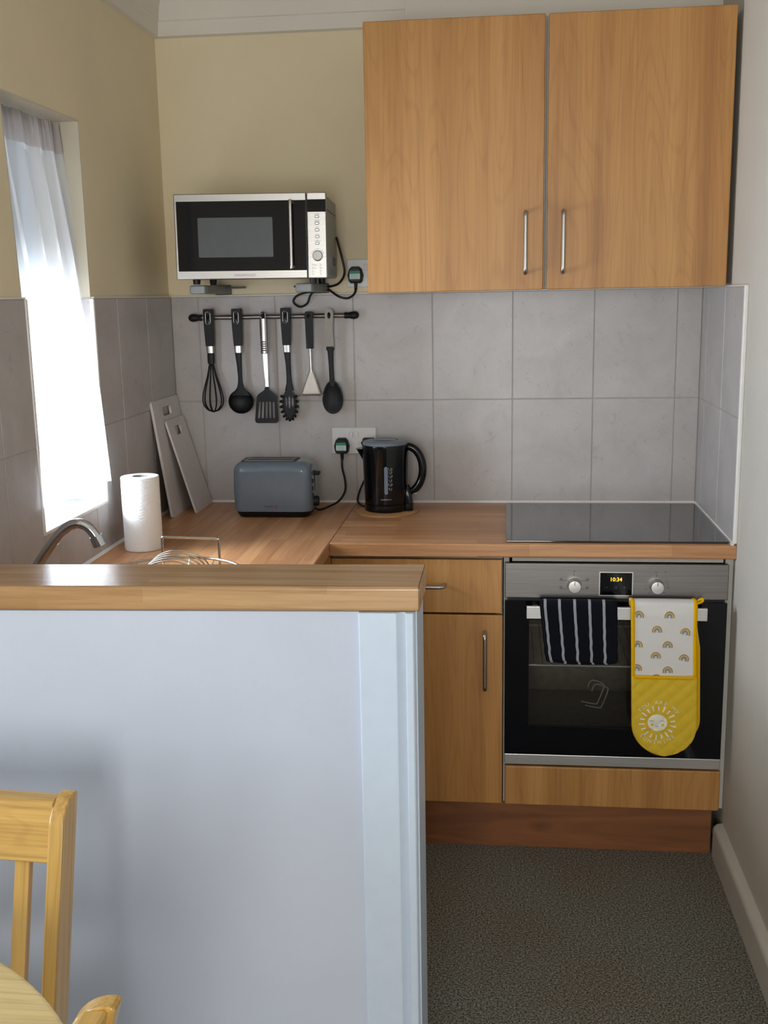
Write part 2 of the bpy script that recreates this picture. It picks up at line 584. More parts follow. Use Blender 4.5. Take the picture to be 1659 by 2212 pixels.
    def text(self, s, size, mat, align='CENTER', depth=0.0):
        cu = bpy.data.curves.new('lettering', 'FONT')
        cu.body = s
        cu.size = size
        cu.align_x = align
        cu.align_y = 'CENTER'
        cu.extrude = depth
        cu.resolution_u = 3
        ob = bpy.data.objects.new('lettering', cu)
        COL.objects.link(ob)
        dg = bpy.context.evaluated_depsgraph_get()
        me = bpy.data.meshes.new_from_object(ob.evaluated_get(dg))
        t = bmesh.new(); t.from_mesh(me)
        self.merge(t, mat)
        bpy.data.objects.remove(ob, do_unlink=True)
        bpy.data.curves.remove(cu)
        bpy.data.meshes.remove(me)
        return self
    def skew(self, deg, pivot):
        for v in self.bm.verts:
            v.co.y += math.tan(R(deg)) * (v.co.x - pivot[0])
        return self
    def build(self, name, mats, parent=None, origin=(0, 0, 0), smooth=35, recalc=True):
        bm = self.bm
        if any(origin):
            bmesh.ops.translate(bm, vec=-Vector(origin), verts=bm.verts)
        if recalc:
            bmesh.ops.recalc_face_normals(bm, faces=bm.faces)
        me = bpy.data.meshes.new(name)
        bm.to_mesh(me); bm.free()
        for m in (mats if isinstance(mats, (list, tuple)) else [mats]):
            me.materials.append(MT[m])
        if smooth:
            me.shade_smooth()
            me.set_sharp_from_angle(angle=R(smooth))
        ob = bpy.data.objects.new(name, me)
        COL.objects.link(ob)
        if smooth:
            wn = ob.modifiers.new('flat_faces', 'WEIGHTED_NORMAL')
            wn.weight = 90
            wn.keep_sharp = True
        if parent is not None:
            ob.parent = parent
        return ob

def tag(o, label=None, cat=None, group=None, kind=None):
    if label: o['label'] = label
    if cat: o['category'] = cat
    if group: o['group'] = group
    if kind: o['kind'] = kind
    return o

class Thing:
    """an Empty at the base of a thing; its parts are authored in world metres unless local=True"""
    def __init__(self, name, label, cat, loc=(0, 0, 0), rot=(0, 0, 0), group=None, local=False):
        self.o = bpy.data.objects.new(name, None)
        self.o.empty_display_size = 0.05
        COL.objects.link(self.o)
        self.o.location = loc
        self.o.rotation_euler = rot
        self.org = (0, 0, 0) if local else loc
        tag(self.o, label, cat, group)
    def part(self, name, mb, mats, parent=None, label=None, smooth=35, recalc=True):
        ob = mb.build(name, mats, parent or self.o, self.org, smooth, recalc)
        if label: ob['label'] = label
        return ob

def single(name, mb, mats, label, cat, group=None, smooth=35, origin=(0, 0, 0)):
    ob = mb.build(name, mats, None, origin, smooth)
    ob.location = origin
    return tag(ob, label, cat, group)

def struct(name, mb, mats, smooth=35):
    ob = mb.build(name, mats, None, (0, 0, 0), smooth)
    ob['kind'] = 'structure'
    return ob

def copy_thing(root, loc, rot, label):
    r = root.copy(); COL.objects.link(r)
    r.location = loc; r.rotation_euler = rot
    r['label'] = label
    for ch in list(root.children):
        c = ch.copy(); COL.objects.link(c); c.parent = r
        for g in list(ch.children):
            d = g.copy(); COL.objects.link(d); d.parent = c
    return r

def smooth_path(pts, n=8):
    P = [Vector(p) for p in pts]
    out = []
    for i in range(len(P) - 1):
        p0, p1, p2, p3 = P[max(i - 1, 0)], P[i], P[i + 1], P[min(i + 2, len(P) - 1)]
        for k in range(n):
            t = k / n
            out.append(0.5 * ((2 * p1) + (p2 - p0) * t + (2 * p0 - 5 * p1 + 4 * p2 - p3) * t * t + (3 * p1 - p0 - 3 * p2 + p3) * t ** 3))
    out.append(P[-1])
    return out

def rounded_rect(x0, x1, z0, z1, r, n=5):
    rs = r if isinstance(r, (list, tuple)) else [r] * 4     # BL, BR, TR, TL
    pts = []
    for (cx, cz, a0, rr) in ((x0 + rs[0], z0 + rs[0], 180, rs[0]), (x1 - rs[1], z0 + rs[1], 270, rs[1]),
                             (x1 - rs[2], z1 - rs[2], 0, rs[2]), (x0 + rs[3], z1 - rs[3], 90, rs[3])):
        for k in range(n + 1):
            a = R(a0 + 90 * k / n)
            pts.append((cx + rr * math.cos(a), cz + rr * math.sin(a)))
    return pts

def ellipse(cx, cz, a, b, n=28, a0=0, a1=360):
    full = (a1 - a0) == 360
    m = n if full else n + 1
    return [(cx + a * math.cos(R(a0 + (a1 - a0) * k / n)), cz + b * math.sin(R(a0 + (a1 - a0) * k / n))) for k in range(m)]

# facing the viewer on a plane of constant Y, reading left to right along +X
def face_y(x, y, z, rotz=0.0):
    return Matrix.Translation((x, y, z)) @ Matrix.Rotation(rotz, 4, 'Y') @ Matrix.Rotation(R(90), 4, 'X')

# ------------------------------------------------------------------ the room
SKEW, PIV = 2.0, (-0.0905, -1.7495, 0)        # the half wall stands slightly off square
XL, XR, TX = -1.036, 0.668, 0.660            # plaster left, plaster right, tile face right
ZT, ZG = 1.587, 1.2477                        # top of tiles, grout line
WY0, WY1, WZ0, WZ1 = -1.097, -0.676, 1.045, 2.035    # kitchen window opening
WYT = -1.125                                   # its near edge leans out above the tiles

struct('floor', MB().box(-2.5, 0.9, -5.9, 0.12, -0.06, 0.0), 'carpet')
struct('ceiling', MB().box(-2.5, 0.9, -5.9, 0.12, 2.56, 2.64), 'ceiling')
wall_back = struct('wall_back', MB().box(-1.24, 0.78, 0.008, 0.12, 0, 2.56), 'cream')
m = MB()
m.box(-1.236, XL, WY1, 0.008, 0, 2.56)
m.prism([(-1.605, 0), (WY0, 0), (WY0, ZT), (WYT, WZ1), (WYT, 2.56), (-1.605, 2.56)], -1.236, XL, 'YZ')
m.box(-1.236, XL, WY0, WY1, 0, WZ0 - 0.02)
m.box(-1.236, XL, WYT, WY1, WZ1, 2.56)
wall_left = struct('wall_left', m, 'cream', 0)
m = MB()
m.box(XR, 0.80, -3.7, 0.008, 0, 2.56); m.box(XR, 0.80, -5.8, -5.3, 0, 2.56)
m.box(XR, 0.80, -5.3, -3.7, 0, 0.9); m.box(XR, 0.80, -5.3, -3.7, 2.1, 2.56)  # opening for the added side fill
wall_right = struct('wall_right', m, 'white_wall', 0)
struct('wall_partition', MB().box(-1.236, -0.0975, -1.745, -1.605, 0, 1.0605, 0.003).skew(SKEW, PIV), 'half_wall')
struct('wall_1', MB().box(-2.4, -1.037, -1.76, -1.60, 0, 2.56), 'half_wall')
m = MB()
dy0, dy1, dz0, dz1 = -3.5, -2.0, 0.85, 2.1
m.box(-2.5, -2.3, dy1, -1.6, 0, 2.56); m.box(-2.5, -2.3, -5.8, dy0, 0, 2.56)
m.box(-2.5, -2.3, dy0, dy1, 0, dz0); m.box(-2.5, -2.3, dy0, dy1, dz1, 2.56)
struct('wall_2', m, 'white_wall', 0)
m = MB()
m.box(-2.5, -0.55, -5.8, -5.65, 0, 2.56); m.box(0.45, 0.8, -5.8, -5.65, 0, 2.56)
m.box(-0.55, 0.45, -5.8, -5.65, 0, 0.35); m.box(-0.55, 0.45, -5.8, -5.65, 2.2, 2.56)
struct('wall_rear', m, 'white_wall', 0)

def window(name, x0, x1, y0, y1, z0, z1, along, bars, mats=('gloss_white', 'pane')):
    m = MB()
    t = 0.045
    if along == 'Y':
        m.box(x0, x1, y0, y0 + t, z0, z1, 0.004); m.box(x0, x1, y1 - t, y1, z0, z1, 0.004)
        m.box(x0, x1, y0 + t, y1 - t, z0, z0 + t, 0.004); m.box(x0, x1, y0 + t, y1 - t, z1 - t, z1, 0.004)
        for b in bars:
            m.box(x0, x1, b - 0.03, b + 0.03, z0 + t, z1 - t, 0.004)
    else:
        m.box(x0, x0 + t, y0, y1, z0, z1, 0.004); m.box(x1 - t, x1, y0, y1, z0, z1, 0.004)
        m.box(x0 + t, x1 - t, y0, y1, z0, z0 + t, 0.004); m.box(x0 + t, x1 - t, y0, y1, z1 - t, z1, 0.004)
        for b in bars:
            m.box(b - 0.03, b + 0.03, y0, y1, z0 + t, z1 - t, 0.004)
    fr = struct(name, m, mats[0])
    cx, cy = (x0 + x1) / 2, (y0 + y1) / 2
    g = MB()
    if along == 'Y':
        g.box(cx - 0.003, cx + 0.003, y0 + t, y1 - t, z0 + t, z1 - t)
    else:
        g.box(x0 + t, x1 - t, cy - 0.003, cy + 0.003, z0 + t, z1 - t)
    g.build('window_pane', mats[1], fr, smooth=0)
    return fr
w1 = window('window_1', -1.215, -1.165, WYT, WY1, WZ0, WZ1, 'Y', [])
window('window_2', -2.44, -2.38, dy0, dy1, dz0, dz1, 'Y', [-2.75])
window('fill_window', 0.74, 0.78, -5.3, -3.7, 0.9, 2.1, 'Y', [-4.5])  # added unseen window that lets the side fill in
window('window_3', -0.55, 0.45, -5.75, -5.69, 0.35, 2.2, 'X', [-0.05])

# window board, tiled reveal and white edge strips round the opening
m = MB().box(-1.165, -1.034, WY0, WY1, WZ0 - 0.02, WZ0, 0.002)
m.build('window_sill', 'gloss_white', w1)

# wall tiles -----------------------------------------------------------------
def tile_field(wall, plane, lines_u, lines_v, face, back, holes=()):
    """tiles with real bevelled edges standing on a grout bed"""
    m = MB(); g = 0.0016; e = 0.0009
    def put(u0, u1, v0, v1):
        if u1 - u0 < 0.006 or v1 - v0 < 0.006:
            return
        if plane == 'Y':
            m.box(u0, u1, min(face, back), max(face, back), v0, v1, e, 1)
        else:
            m.box(min(face, back), max(face, back), u0, u1, v0, v1, e, 1)
    for i in range(len(lines_u) - 1):
        for j in range(len(lines_v) - 1):
            rects = [(lines_u[i] + g, lines_u[i + 1] - g, lines_v[j] + g, lines_v[j + 1] - g)]
            for (a0, a1, b0, b1) in holes:
                nxt = []
                for (u0, u1, v0, v1) in rects:
                    if a1 <= u0 or a0 >= u1 or b1 <= v0 or b0 >= v1:
                        nxt.append((u0, u1, v0, v1)); continue
                    if u0 < a0: nxt.append((u0, a0, v0, v1))
                    if u1 > a1: nxt.append((a1, u1, v0, v1))
                    if v0 < b0: nxt.append((max(u0, a0), min(u1, a1), v0, b0))
                    if v1 > b1: nxt.append((max(u0, a0), min(u1, a1), b1, v1))
                rects = nxt
            for r in rects:
                put(*r)
    m.mi = 1
    d = 0.0012 if back > face else -0.0012
    U0, U1, V0, V1 = lines_u[0], lines_u[-1], lines_v[0], lines_v[-1]
    beds = [(U0, U1, V0, V1)]
    for (a0, a1, b0, b1) in holes:
        beds = [(U0, a0, V0, V1), (a1, U1, V0, V1), (a0, a1, V0, b0)]
    for (u0, u1, v0, v1) in beds:
        lo, hi = min(face + d, back), max(face + d, back)
        if plane == 'Y':
            m.box(u0, u1, lo, hi, v0, v1)
        else:
            m.box(lo, hi, u0, u1, v0, v1)
    return m.build('wall_tiles', ['tile', 'grout'], wall, smooth=0)
ux = [-1.028] + [-0.6843 + 0.254 * k for k in range(-1, 6)] + [TX]
tile_field(wall_back, 'Y', ux, [0.908, ZG, ZT], 0.0, 0.008)
tile_field(wall_right, 'X', [-0.588, -0.345, -0.091, 0.0], [0.908, ZG, ZT], TX, XR)
tile_field(wall_left, 'X', [-1.604, -1.519, -1.265, -1.011, -0.757, -0.503, -0.249, 0.0], [0.908, ZG, ZT], -1.028, XL,
           [(WY0, WY1, WZ0 - 0.001, 9)])
m = MB()
m.box(-1.163, -1.036, WY1 - 0.007, WY1, WZ0, ZT); m.box(-1.163, -1.036, WY0, WY0 + 0.007, WZ0, ZT)
m.mi = 1
m.box(-1.163, -1.0358, WY1 - 0.004, WY1, ZT, WZ1); m.prism([(WY0, ZT), (WY0 + .004, ZT), (WYT + .004, WZ1), (WYT, WZ1)], -1.163, -1.0358, 'YZ')
m.box(-1.163, -1.0358, WYT + 0.004, WY1 - 0.004, WZ1 - 0.004, WZ1)
struct('trim_1', m, ['tile', 'reveal'], 0)

m = MB()    # white tile edging
m.box(-1.030, TX, -0.002, 0.008, ZT, ZT + 0.004, 0.001, 1)
m.box(-1.036, -1.026, WY1 - 0.002, 0.0, ZT, ZT + 0.004, 0.001, 1)
m.box(-1.036, -1.026, -1.604, WY0 + 0.002, ZT, ZT + 0.004, 0.001, 1)
m.box(TX - 0.002, XR, -0.60, 0.0, ZT, ZT + 0.004, 0.001, 1)
m.box(TX - 0.003, XR, -0.602, -0.588, 0.915, ZT + 0.003, 0.003, 3)
m.box(-1.036, -1.025, WY1 - 0.010, WY1 + 0.001, WZ0 - 0.004, ZT, 0.003, 3)
m.box(-1.036, -1.025, WY0 - 0.001, WY0 + 0.010, WZ0 - 0.004, ZT, 0.003, 3)
m.box(-1.036, -1.0255, WY0, WY1, WZ0 - 0.008, WZ0 + 0.001, 0.002, 2)
struct('trim_2', m, 'sealant')
m = MB()    # bead of sealant along the worktops
m.prism([(0.0, 0.910), (-0.0055, 0.910), (0.0, 0.9165)], -1.027, TX, 'YZ')
m.prism([(TX, 0.910), (TX - 0.0065, 0.910), (TX, 0.9165)], -0.600, 0.0, 'XZ')
m.prism([(-1.028, 0.910), (-1.0215, 0.910), (-1.028, 0.9165)], -1.6, 0.0, 'XZ')
struct('trim_3', m, 'sealant', 0)

# coving: a flat band and a cove on the back and left walls, and the boxed-in end on the right
prof = [(0.0, 2.376), (-0.016, 2.380), (-0.020, 2.421), (-0.024, 2.424)]
prof += [(-0.024 - 0.13 * (1 - math.cos(R(a))), 2.424 + 0.136 * math.sin(R(a))) for a in range(10, 91, 10)] + [(0.0, 2.56)]
m = MB()
m.prism([(0.008 + a, b) for a, b in prof], -1.03, -0.243, 'YZ')
struct('trim_4', m, 'ceiling')
m = MB()
m.prism([(XL - a, b) for a, b in prof], -1.604, 0.006, 'XZ')
struct('trim_5', m, 'ceiling')
m = MB().box(-0.243, XR, -0.10, 0.008, 2.33, 2.56, 0.002)
m.box(-0.38, -0.243, -0.012, 0.008, 2.376, 2.424)
struct('trim_6', m, 'ceiling')

# architrave up the end of the half wall
ax = [(-0.192, -1.7445), (-0.192, -1.7535), (-0.190, -1.7550), (-0.131, -1.7565), (-0.128, -1.7560)]
ax += [(-0.128 + 0.012 * k / 6, -1.7560 + 0.0075 * math.sin(R(90 * k / 6))) for k in range(1, 7)]
ax += [(-0.1135, -1.7490), (-0.1125, -1.7560), (-0.1110, -1.7575), (-0.1010, -1.7575), (-0.0992, -1.7560), (-0.0992, -1.7445)]
m = MB()
m.prism(ax, 0.0, 1.0603, 'XY')
m.skew(SKEW, PIV)
struct('trim_7', m, 'gloss_white', 25)
struct('trim_8', MB().box(-0.0976, -0.0945, -1.742, -1.606, 0, 1.0603, 0.001).skew(SKEW, PIV), 'gloss_white')

# skirting on the right wall
sk = [(XR, 0.0), (XR - 0.026, 0.0), (XR - 0.026, 0.082), (XR - 0.023, 0.092), (XR - 0.015, 0.099), (XR, 0.102)]
struct('baseboard_right', MB().prism(sk, -5.6, -0.585, 'XZ'), 'skirting', 50)
struct('baseboard_front', MB().box(-1.05, -0.20, -1.760, -1.7455, 0, 0.10, 0.003).skew(SKEW, PIV), 'gloss_white')

# ------------------------------------------------------------------ worktops
def edge_profile(y0, y1, z0, z1, r=0.007):
    pts = []
    for k in range(5):
        a = R(180 + 90 * k / 4); pts.append((y0 + r + r * math.cos(a), z0 + r + r * math.sin(a)))
    pts += [(y1, z0), (y1, z1)]
    for k in range(5):
        a = R(90 + 90 * k / 4); pts.append((y0 + r + r * math.cos(a), z1 - r + r * math.sin(a)))
    return pts
single('worktop', MB().prism(edge_profile(-0.60, -0.001, 0.872, 0.910, 0.004), -0.4296, XR - 0.001, 'YZ'), 'top_x',
       'oak block effect worktop along the back wall holding the hob', 'worktop', origin=(0.12, -0.3, 0.872))
m = MB().prism([(-a, b) for a, b in edge_profile(0.4302, 1.027, 0.872, 0.910, 0.004)], -1.600, -0.001, 'XZ')
single('worktop', m, 'top_y', 'oak block effect worktop under the window with toaster and kitchen roll', 'worktop', origin=(-0.73, -0.8, 0.872))

t = Thing('breakfast_bar', 'thick oak ledge capping the white half wall', 'breakfast bar', (-0.56, -1.673, 1.061))
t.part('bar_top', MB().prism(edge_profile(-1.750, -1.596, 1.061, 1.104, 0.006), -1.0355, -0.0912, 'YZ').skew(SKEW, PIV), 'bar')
t.part('edging_core', MB().prism(edge_profile(-1.7506, -1.5958, 1.0608, 1.1045, 0.006), -0.0912, -0.0904, 'YZ').skew(SKEW, PIV), 'core', label='dark line of laminate edging')
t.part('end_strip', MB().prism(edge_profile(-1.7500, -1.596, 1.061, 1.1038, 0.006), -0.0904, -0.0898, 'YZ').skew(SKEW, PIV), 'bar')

# ------------------------------------------------------------------ cabinets
def bar_handle(p0, p1, out, r=0.0058, bend=0.012):
    p0, p1, out = Vector(p0), Vector(p1), Vector(out)
    d = (p1 - p0).normalized()
    pts = [p0, p0 + out * 0.55]
    for k in range(1, 6):
        a = R(90 * k / 6)
        pts.append(p0 + out - out.normalized() * bend * (1 - math.sin(a)) + d * bend * (1 - math.cos(a)))
    pts += [p0 + out + d * bend, p1 + out - d * bend]
    for k in range(1, 6):
        a = R(90 - 90 * k / 6)
        pts.append(p1 + out - out.normalized() * bend * (1 - math.sin(a)) - d * bend * (1 - math.cos(a)))
    pts += [p1 + out * 0.55, p1]
    return MB().tube(pts, r, 12)

def carcass(x0, x1, y0, y1, z0, z1, th=0.016):
    m = MB()
    m.box(x0, x0 + th, y0, y1, z0, z1); m.box(x1 - th, x1, y0, y1, z0, z1)
    m.box(x0 + th, x1 - th, y0, y1, z0, z0 + th); m.box(x0 + th, x1 - th, y0, y1, z1 - th, z1)
    m.box(x0 + th, x1 - th, y1 - 0.006, y1, z0 + th, z1 - th)
    return m
for (x0, x1, dx0, dx1, hx, lab, tilt) in (
        (-0.333, 0.1612, -0.3330, 0.1572, 0.1075, 'wood grain wall cabinet on the microwave side of the pair', 0.0015),
        (0.1622, 0.655, 0.1665, 0.6525, 0.2100, 'wood grain wall cabinet over the hob, touching the side wall', -0.001)):
    t = Thing('wall_cabinet', lab, 'cabinet', ((x0 + x1) / 2, -0.18, 1.588), group='wood effect wall cabinets')
    t.part('cabinet_body', carcass(x0, x1, -0.3685, -0.001, 1.592, 2.304), 'off_white', smooth=0)
    d = t.part('door', MB().box(dx0, dx1, -0.388, -0.370, 1.588, 2.306, 0.003, 3), 'door')
    t.part('handle', bar_handle((hx, -0.3875, 1.6345), (hx, -0.3875, 1.7965), (0, -0.032, 0)), 'steel_v', d, 'satin steel bow handle')

t = Thing('base_cabinet', 'wood effect base cabinet with one drawer over a door, standing between half wall and oven', 'cabinet', (-0.19, -0.30, 0.142))
t.part('cabinet_body', carcass(-0.428, 0.048, -0.570, -0.006, 0.142, 0.8715), 'off_white', smooth=0)
d = t.part('drawer', MB().box(-0.428, 0.0465, -0.590, -0.572, 0.7105, 0.8635, 0.0025, 3), 'door')
t.part('handle', bar_handle((-0.272, -0.5895, 0.792), (-0.112, -0.5895, 0.792), (0, -0.032, 0)), 'steel_v', d, 'satin steel bow handle')
d = t.part('door', MB().box(-0.428, 0.0490, -0.590, -0.572, 0.1425, 0.7050, 0.0025, 3), 'door')
t.part('handle', bar_handle((0.0, -0.5895, 0.4945), (0.0, -0.5895, 0.6570), (0, -0.032, 0)), 'steel_v', d, 'satin steel bow handle')

t = Thing('base_cabinet', 'wood effect base cabinet in the corner under the window worktop', 'cabinet', (-0.73, -0.9, 0.10))
t.part('cabinet_body', MB().box(-1.02, -0.475, -1.590, -0.01, 0.10, 0.8715), 'off_white', smooth=0)
t.part('corner_post', MB().box(-0.474, -0.4290, -0.603, -0.572, 0.1425, 0.8705, 0.002), 'door')
for k in range(2):
    y0 = -1.585 + k * 0.49
    t.part('door', MB().box(-0.474, -0.456, y0, y0 + 0.485, 0.1425, 0.8635, 0.0025, 3), 'door')

t = Thing('oven_housing', 'built-in oven cabinet with wood effect panel below the oven', 'cabinet', (0.355, -0.3, 0.14))
m = MB()
m.box(0.0515, 0.0665, -0.572, -0.006, 0.142, 0.8715); m.box(0.6455, 0.6665, -0.574, -0.006, 0.142, 0.8715)
m.box(0.0665, 0.6455, -0.565, -0.006, 0.240, 0.256); m.box(0.0745, 0.6385, -0.580, -0.566, 0.8585, 0.8715)
t.part('cabinet_body', m, 'off_white', smooth=0)
t.part('bottom_panel', MB().box(0.0560, 0.6550, -0.5905, -0.5725, 0.1405, 0.2605, 0.005, 4), 'door')

single('plinth', MB().box(-0.470, 0.6395, -0.570, -0.552, 0.0, 0.1395, 0.001, 1), 'pine', 'dark knotty pine plinth board along the carpet under the base cabinets',
       'plinth', origin=(0.08, -0.56, 0.0))

# ------------------------------------------------------------------ oven
def make_oven():
    t = Thing('oven', 'built-in electric oven with steel control panel and black glass door', 'oven', (0.354, -0.3, 0.2565))
    m = MB()
    x0, x1, z0, z1 = 0.085, 0.625, 0.300, 0.740
    m.box(x0 - .015, x0, -0.570, -0.08, z0, z1); m.box(x1, x1 + .015, -0.570, -0.08, z0, z1)
    m.box(x0 - .015, x1 + .015, -0.570, -0.08, z0 - .03, z0); m.box(x0 - .015, x1 + .015, -0.570, -0.08, z1, z1 + .1)
    m.box(x0 - .015, x1 + .015, -0.080, -0.065, z0, z1)
    t.part('oven_cavity', m, 'cavity', smooth=0)
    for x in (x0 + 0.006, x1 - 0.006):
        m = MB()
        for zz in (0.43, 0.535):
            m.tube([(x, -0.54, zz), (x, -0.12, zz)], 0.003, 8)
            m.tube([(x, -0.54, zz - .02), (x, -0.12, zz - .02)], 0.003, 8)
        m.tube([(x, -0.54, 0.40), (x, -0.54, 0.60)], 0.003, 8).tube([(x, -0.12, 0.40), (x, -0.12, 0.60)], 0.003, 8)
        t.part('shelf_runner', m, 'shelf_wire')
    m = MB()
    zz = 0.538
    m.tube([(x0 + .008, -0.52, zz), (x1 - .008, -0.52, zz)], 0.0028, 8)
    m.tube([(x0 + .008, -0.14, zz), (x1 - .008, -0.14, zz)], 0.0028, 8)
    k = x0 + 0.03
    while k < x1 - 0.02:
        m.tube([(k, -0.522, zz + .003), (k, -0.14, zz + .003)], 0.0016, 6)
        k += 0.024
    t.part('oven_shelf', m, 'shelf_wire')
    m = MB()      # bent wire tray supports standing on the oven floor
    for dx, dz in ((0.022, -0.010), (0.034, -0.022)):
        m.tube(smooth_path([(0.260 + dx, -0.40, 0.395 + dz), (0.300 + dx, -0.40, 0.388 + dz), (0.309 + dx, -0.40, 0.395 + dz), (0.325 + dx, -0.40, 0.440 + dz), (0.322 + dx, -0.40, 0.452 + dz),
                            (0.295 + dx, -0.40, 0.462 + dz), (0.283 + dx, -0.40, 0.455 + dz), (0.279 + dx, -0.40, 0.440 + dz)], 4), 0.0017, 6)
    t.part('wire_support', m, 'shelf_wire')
    # control panel
    cp = t.part('control_panel', MB().box(0.0545, 0.6525, -0.5935, -0.5725, 0.7570, 0.8555, 0.0025, 3), 'steel')
    t.part('panel_gap', MB().box(0.062, 0.646, -0.586, -0.572, 0.7490, 0.7570), 'black')
    m = MB().prism(rounded_rect(0.3095, 0.4000, 0.7660, 0.8335, 0.001), -0.5945, -0.5930, 'XZ', [list(reversed(rounded_rect(0.3120, 0.3975, 0.7685, 0.8310, 0.0005)))])
    dsp = t.part('display', MB().box(0.3115, 0.3980, -0.5942, -0.5930, 0.7680, 0.8315), 'black_glass', cp, 'black clock display')
    t.part('display_frame', m, 'steel_lt', dsp)
    m = MB().text('10:34', 0.0150, face_y(0.3545, -0.5944, 0.8120))
    t.part('display_digits', m, 'amber', dsp, 'amber glowing clock digits', smooth=0)
    m = MB().box(0.3270, 0.3330, -0.5945, -0.5942, 0.7898, 0.7904)
    m.box(0.3740, 0.3810, -0.5945, -0.5942, 0.7898, 0.7904); m.box(0.3772, 0.3778, -0.5945, -0.5942, 0.7867, 0.7935)
    m.tube([(0.3545 + .0035 * math.cos(a * PI / 8), -0.5943, 0.790 + .0035 * math.sin(a * PI / 8)) for a in range(16)], 0.0003, 4, loop=True)
    t.part('touch_symbols', m, 'ink_grey', dsp, smooth=0)
    for kx in (0.2425, 0.4625):
        m = MB().lathe([(0.0195, 0.5935), (0.0190, 0.6000), (0.0172, 0.6180), (0.0166, 0.6195), (0.0155, 0.6200), (0.0001, 0.6200)], (kx, 0, 0.7960), 36, axis='Y')
        kb = t.part('knob', m, 'steel_lt', cp, 'round brushed steel knob')
        t.part('pointer_line', MB().box(kx - .0008, kx + .0008, -0.6206, -0.6198, 0.8010, 0.8115), 'ink', kb, smooth=0)
    # printed symbols
    y0, y1 = -0.5940, -0.5935
    m = MB().text('P', 0.0085, face_y(0.2425, -0.5938, 0.8330))
    m.lathe([(0.0016, 0.5935), (0.0016, 0.5939)], (0.2420, 0, 0.8235), 12, axis='Y')
    t.part('function_marks', m, 'ink', cp, smooth=0)
    for s in (-1, 1):
        m = MB()
        for z in (0.8080, 0.7850):
            xa, xb = 0.2425 + s * 0.017, 0.2425 + s * 0.034
            m.box(min(xa, xb), max(xa, xb), y0, y1, z - .0003, z + .0003)
            q = 0.2425 + s * 0.0355
            m.prism(rounded_rect(q - .0035, q + .0035, z - .0005, z + .0065, .001), y0, y1, 'XZ', [list(reversed(rounded_rect(q - .0027, q + .0027, z + .0003, z + .0057, .0005)))])
            m.box(q - .0015, q + .0015, y0, y1, z + .002, z + .004)
        t.part('function_marks', m, 'ink', cp, smooth=0)
    m = MB().text('\u00b0C', 0.0080, face_y(0.4605, -0.5938, 0.8330))
    for (x, z) in ((0.4620, 0.8235), (0.4855, 0.8345)):
        m.lathe([(0.0016, 0.5935), (0.0016, 0.5939)], (x, 0, z), 12, axis='Y')
    t.part('temperature_marks', m, 'ink', cp, smooth=0)
    m = MB()
    for a, n in ((205, '50'), (235, '100'), (-52, '150'), (-10, '200'), (12, '220'), (28, '250')):
        x, z = 0.4625 + 0.031 * math.cos(R(a)), 0.7960 + 0.025 * math.sin(R(a))
        m.text(n, 0.0050, face_y(x, -0.5938, z))
    for a in range(-150, 31, 12):
        x, z = 0.4625 + 0.0225 * math.cos(R(a)), 0.7960 + 0.0225 * math.sin(R(a))
        m.box(x - .0004, x + .0004, y0, y1, z - .0004, z + .0004)
    t.part('temperature_marks', m, 'ink', cp, smooth=0)
    # door: black glass with a clear window in the middle, steel strip along the bottom
    m = MB().prism(rounded_rect(0.0545, 0.6515, 0.2985, 0.7490, 0.002), -0.5935, -0.5880, 'XZ', [list(reversed(rounded_rect(0.1215, 0.5790, 0.3790, 0.6950, 0.004)))])
    dr = t.part('door', m, 'black_glass')
    t.part('door_window', MB().box(0.1205, 0.5800, -0.5930, -0.5890, 0.3780, 0.6960), 'oven_glass', dr, 'dark tinted oven window', smooth=0)
    m = MB().prism(rounded_rect(0.0600, 0.6460, 0.2700, 0.7450, 0.002), -0.5875, -0.5715, 'XZ', [list(reversed(rounded_rect(0.1215, 0.5790, 0.3790, 0.6950, 0.004)))])
    t.part('door_frame', m, 'black', dr)
    t.part('bottom_strip', MB().box(0.0550, 0.6515, -0.5935, -0.5730, 0.2665, 0.2980, 0.002, 2), 'steel_lt', dr, 'brushed steel strip')
    m = MB().box(0.1130, 0.5920, -0.6400, -0.6290, 0.7115, 0.7465, 0.0015, 2)
    hd = t.part('handle', m, 'steel_lt', dr, 'flat steel bar handle')
    for x in (0.138, 0.566):
        t.part('handle_post', MB().box(x - .008, x + .008, -0.6295, -0.5930, 0.722, 0.738, 0.002), 'steel_lt', dr)
make_oven()

single('hob', MB().box(0.0570, 0.6520, -0.5770, -0.0350, 0.9100, 0.9155, 0.0018, 2), 'hob', 'black ceramic glass hob set on the worktop above the oven', 'hob', origin=(0.355, -0.306, 0.910))

# ------------------------------------------------------------------ tea towel over the oven handle
def over_bar(s, front, back, ytop, r, zt):
    """s 0 = front hem, 1 = back hem; returns (y, z) on a path over the handle"""
    lf, lt, lb = zt - front, PI * r, zt - back
    L = lf + lt + lb
    d = s * L
    if d < lf:
        return ytop - r, front + d
    if d < lf + lt:
        a = (d - lf) / r
        return ytop - r * math.cos(a), zt + r * math.sin(a)
    return ytop + r, zt - (d - lf - lt)

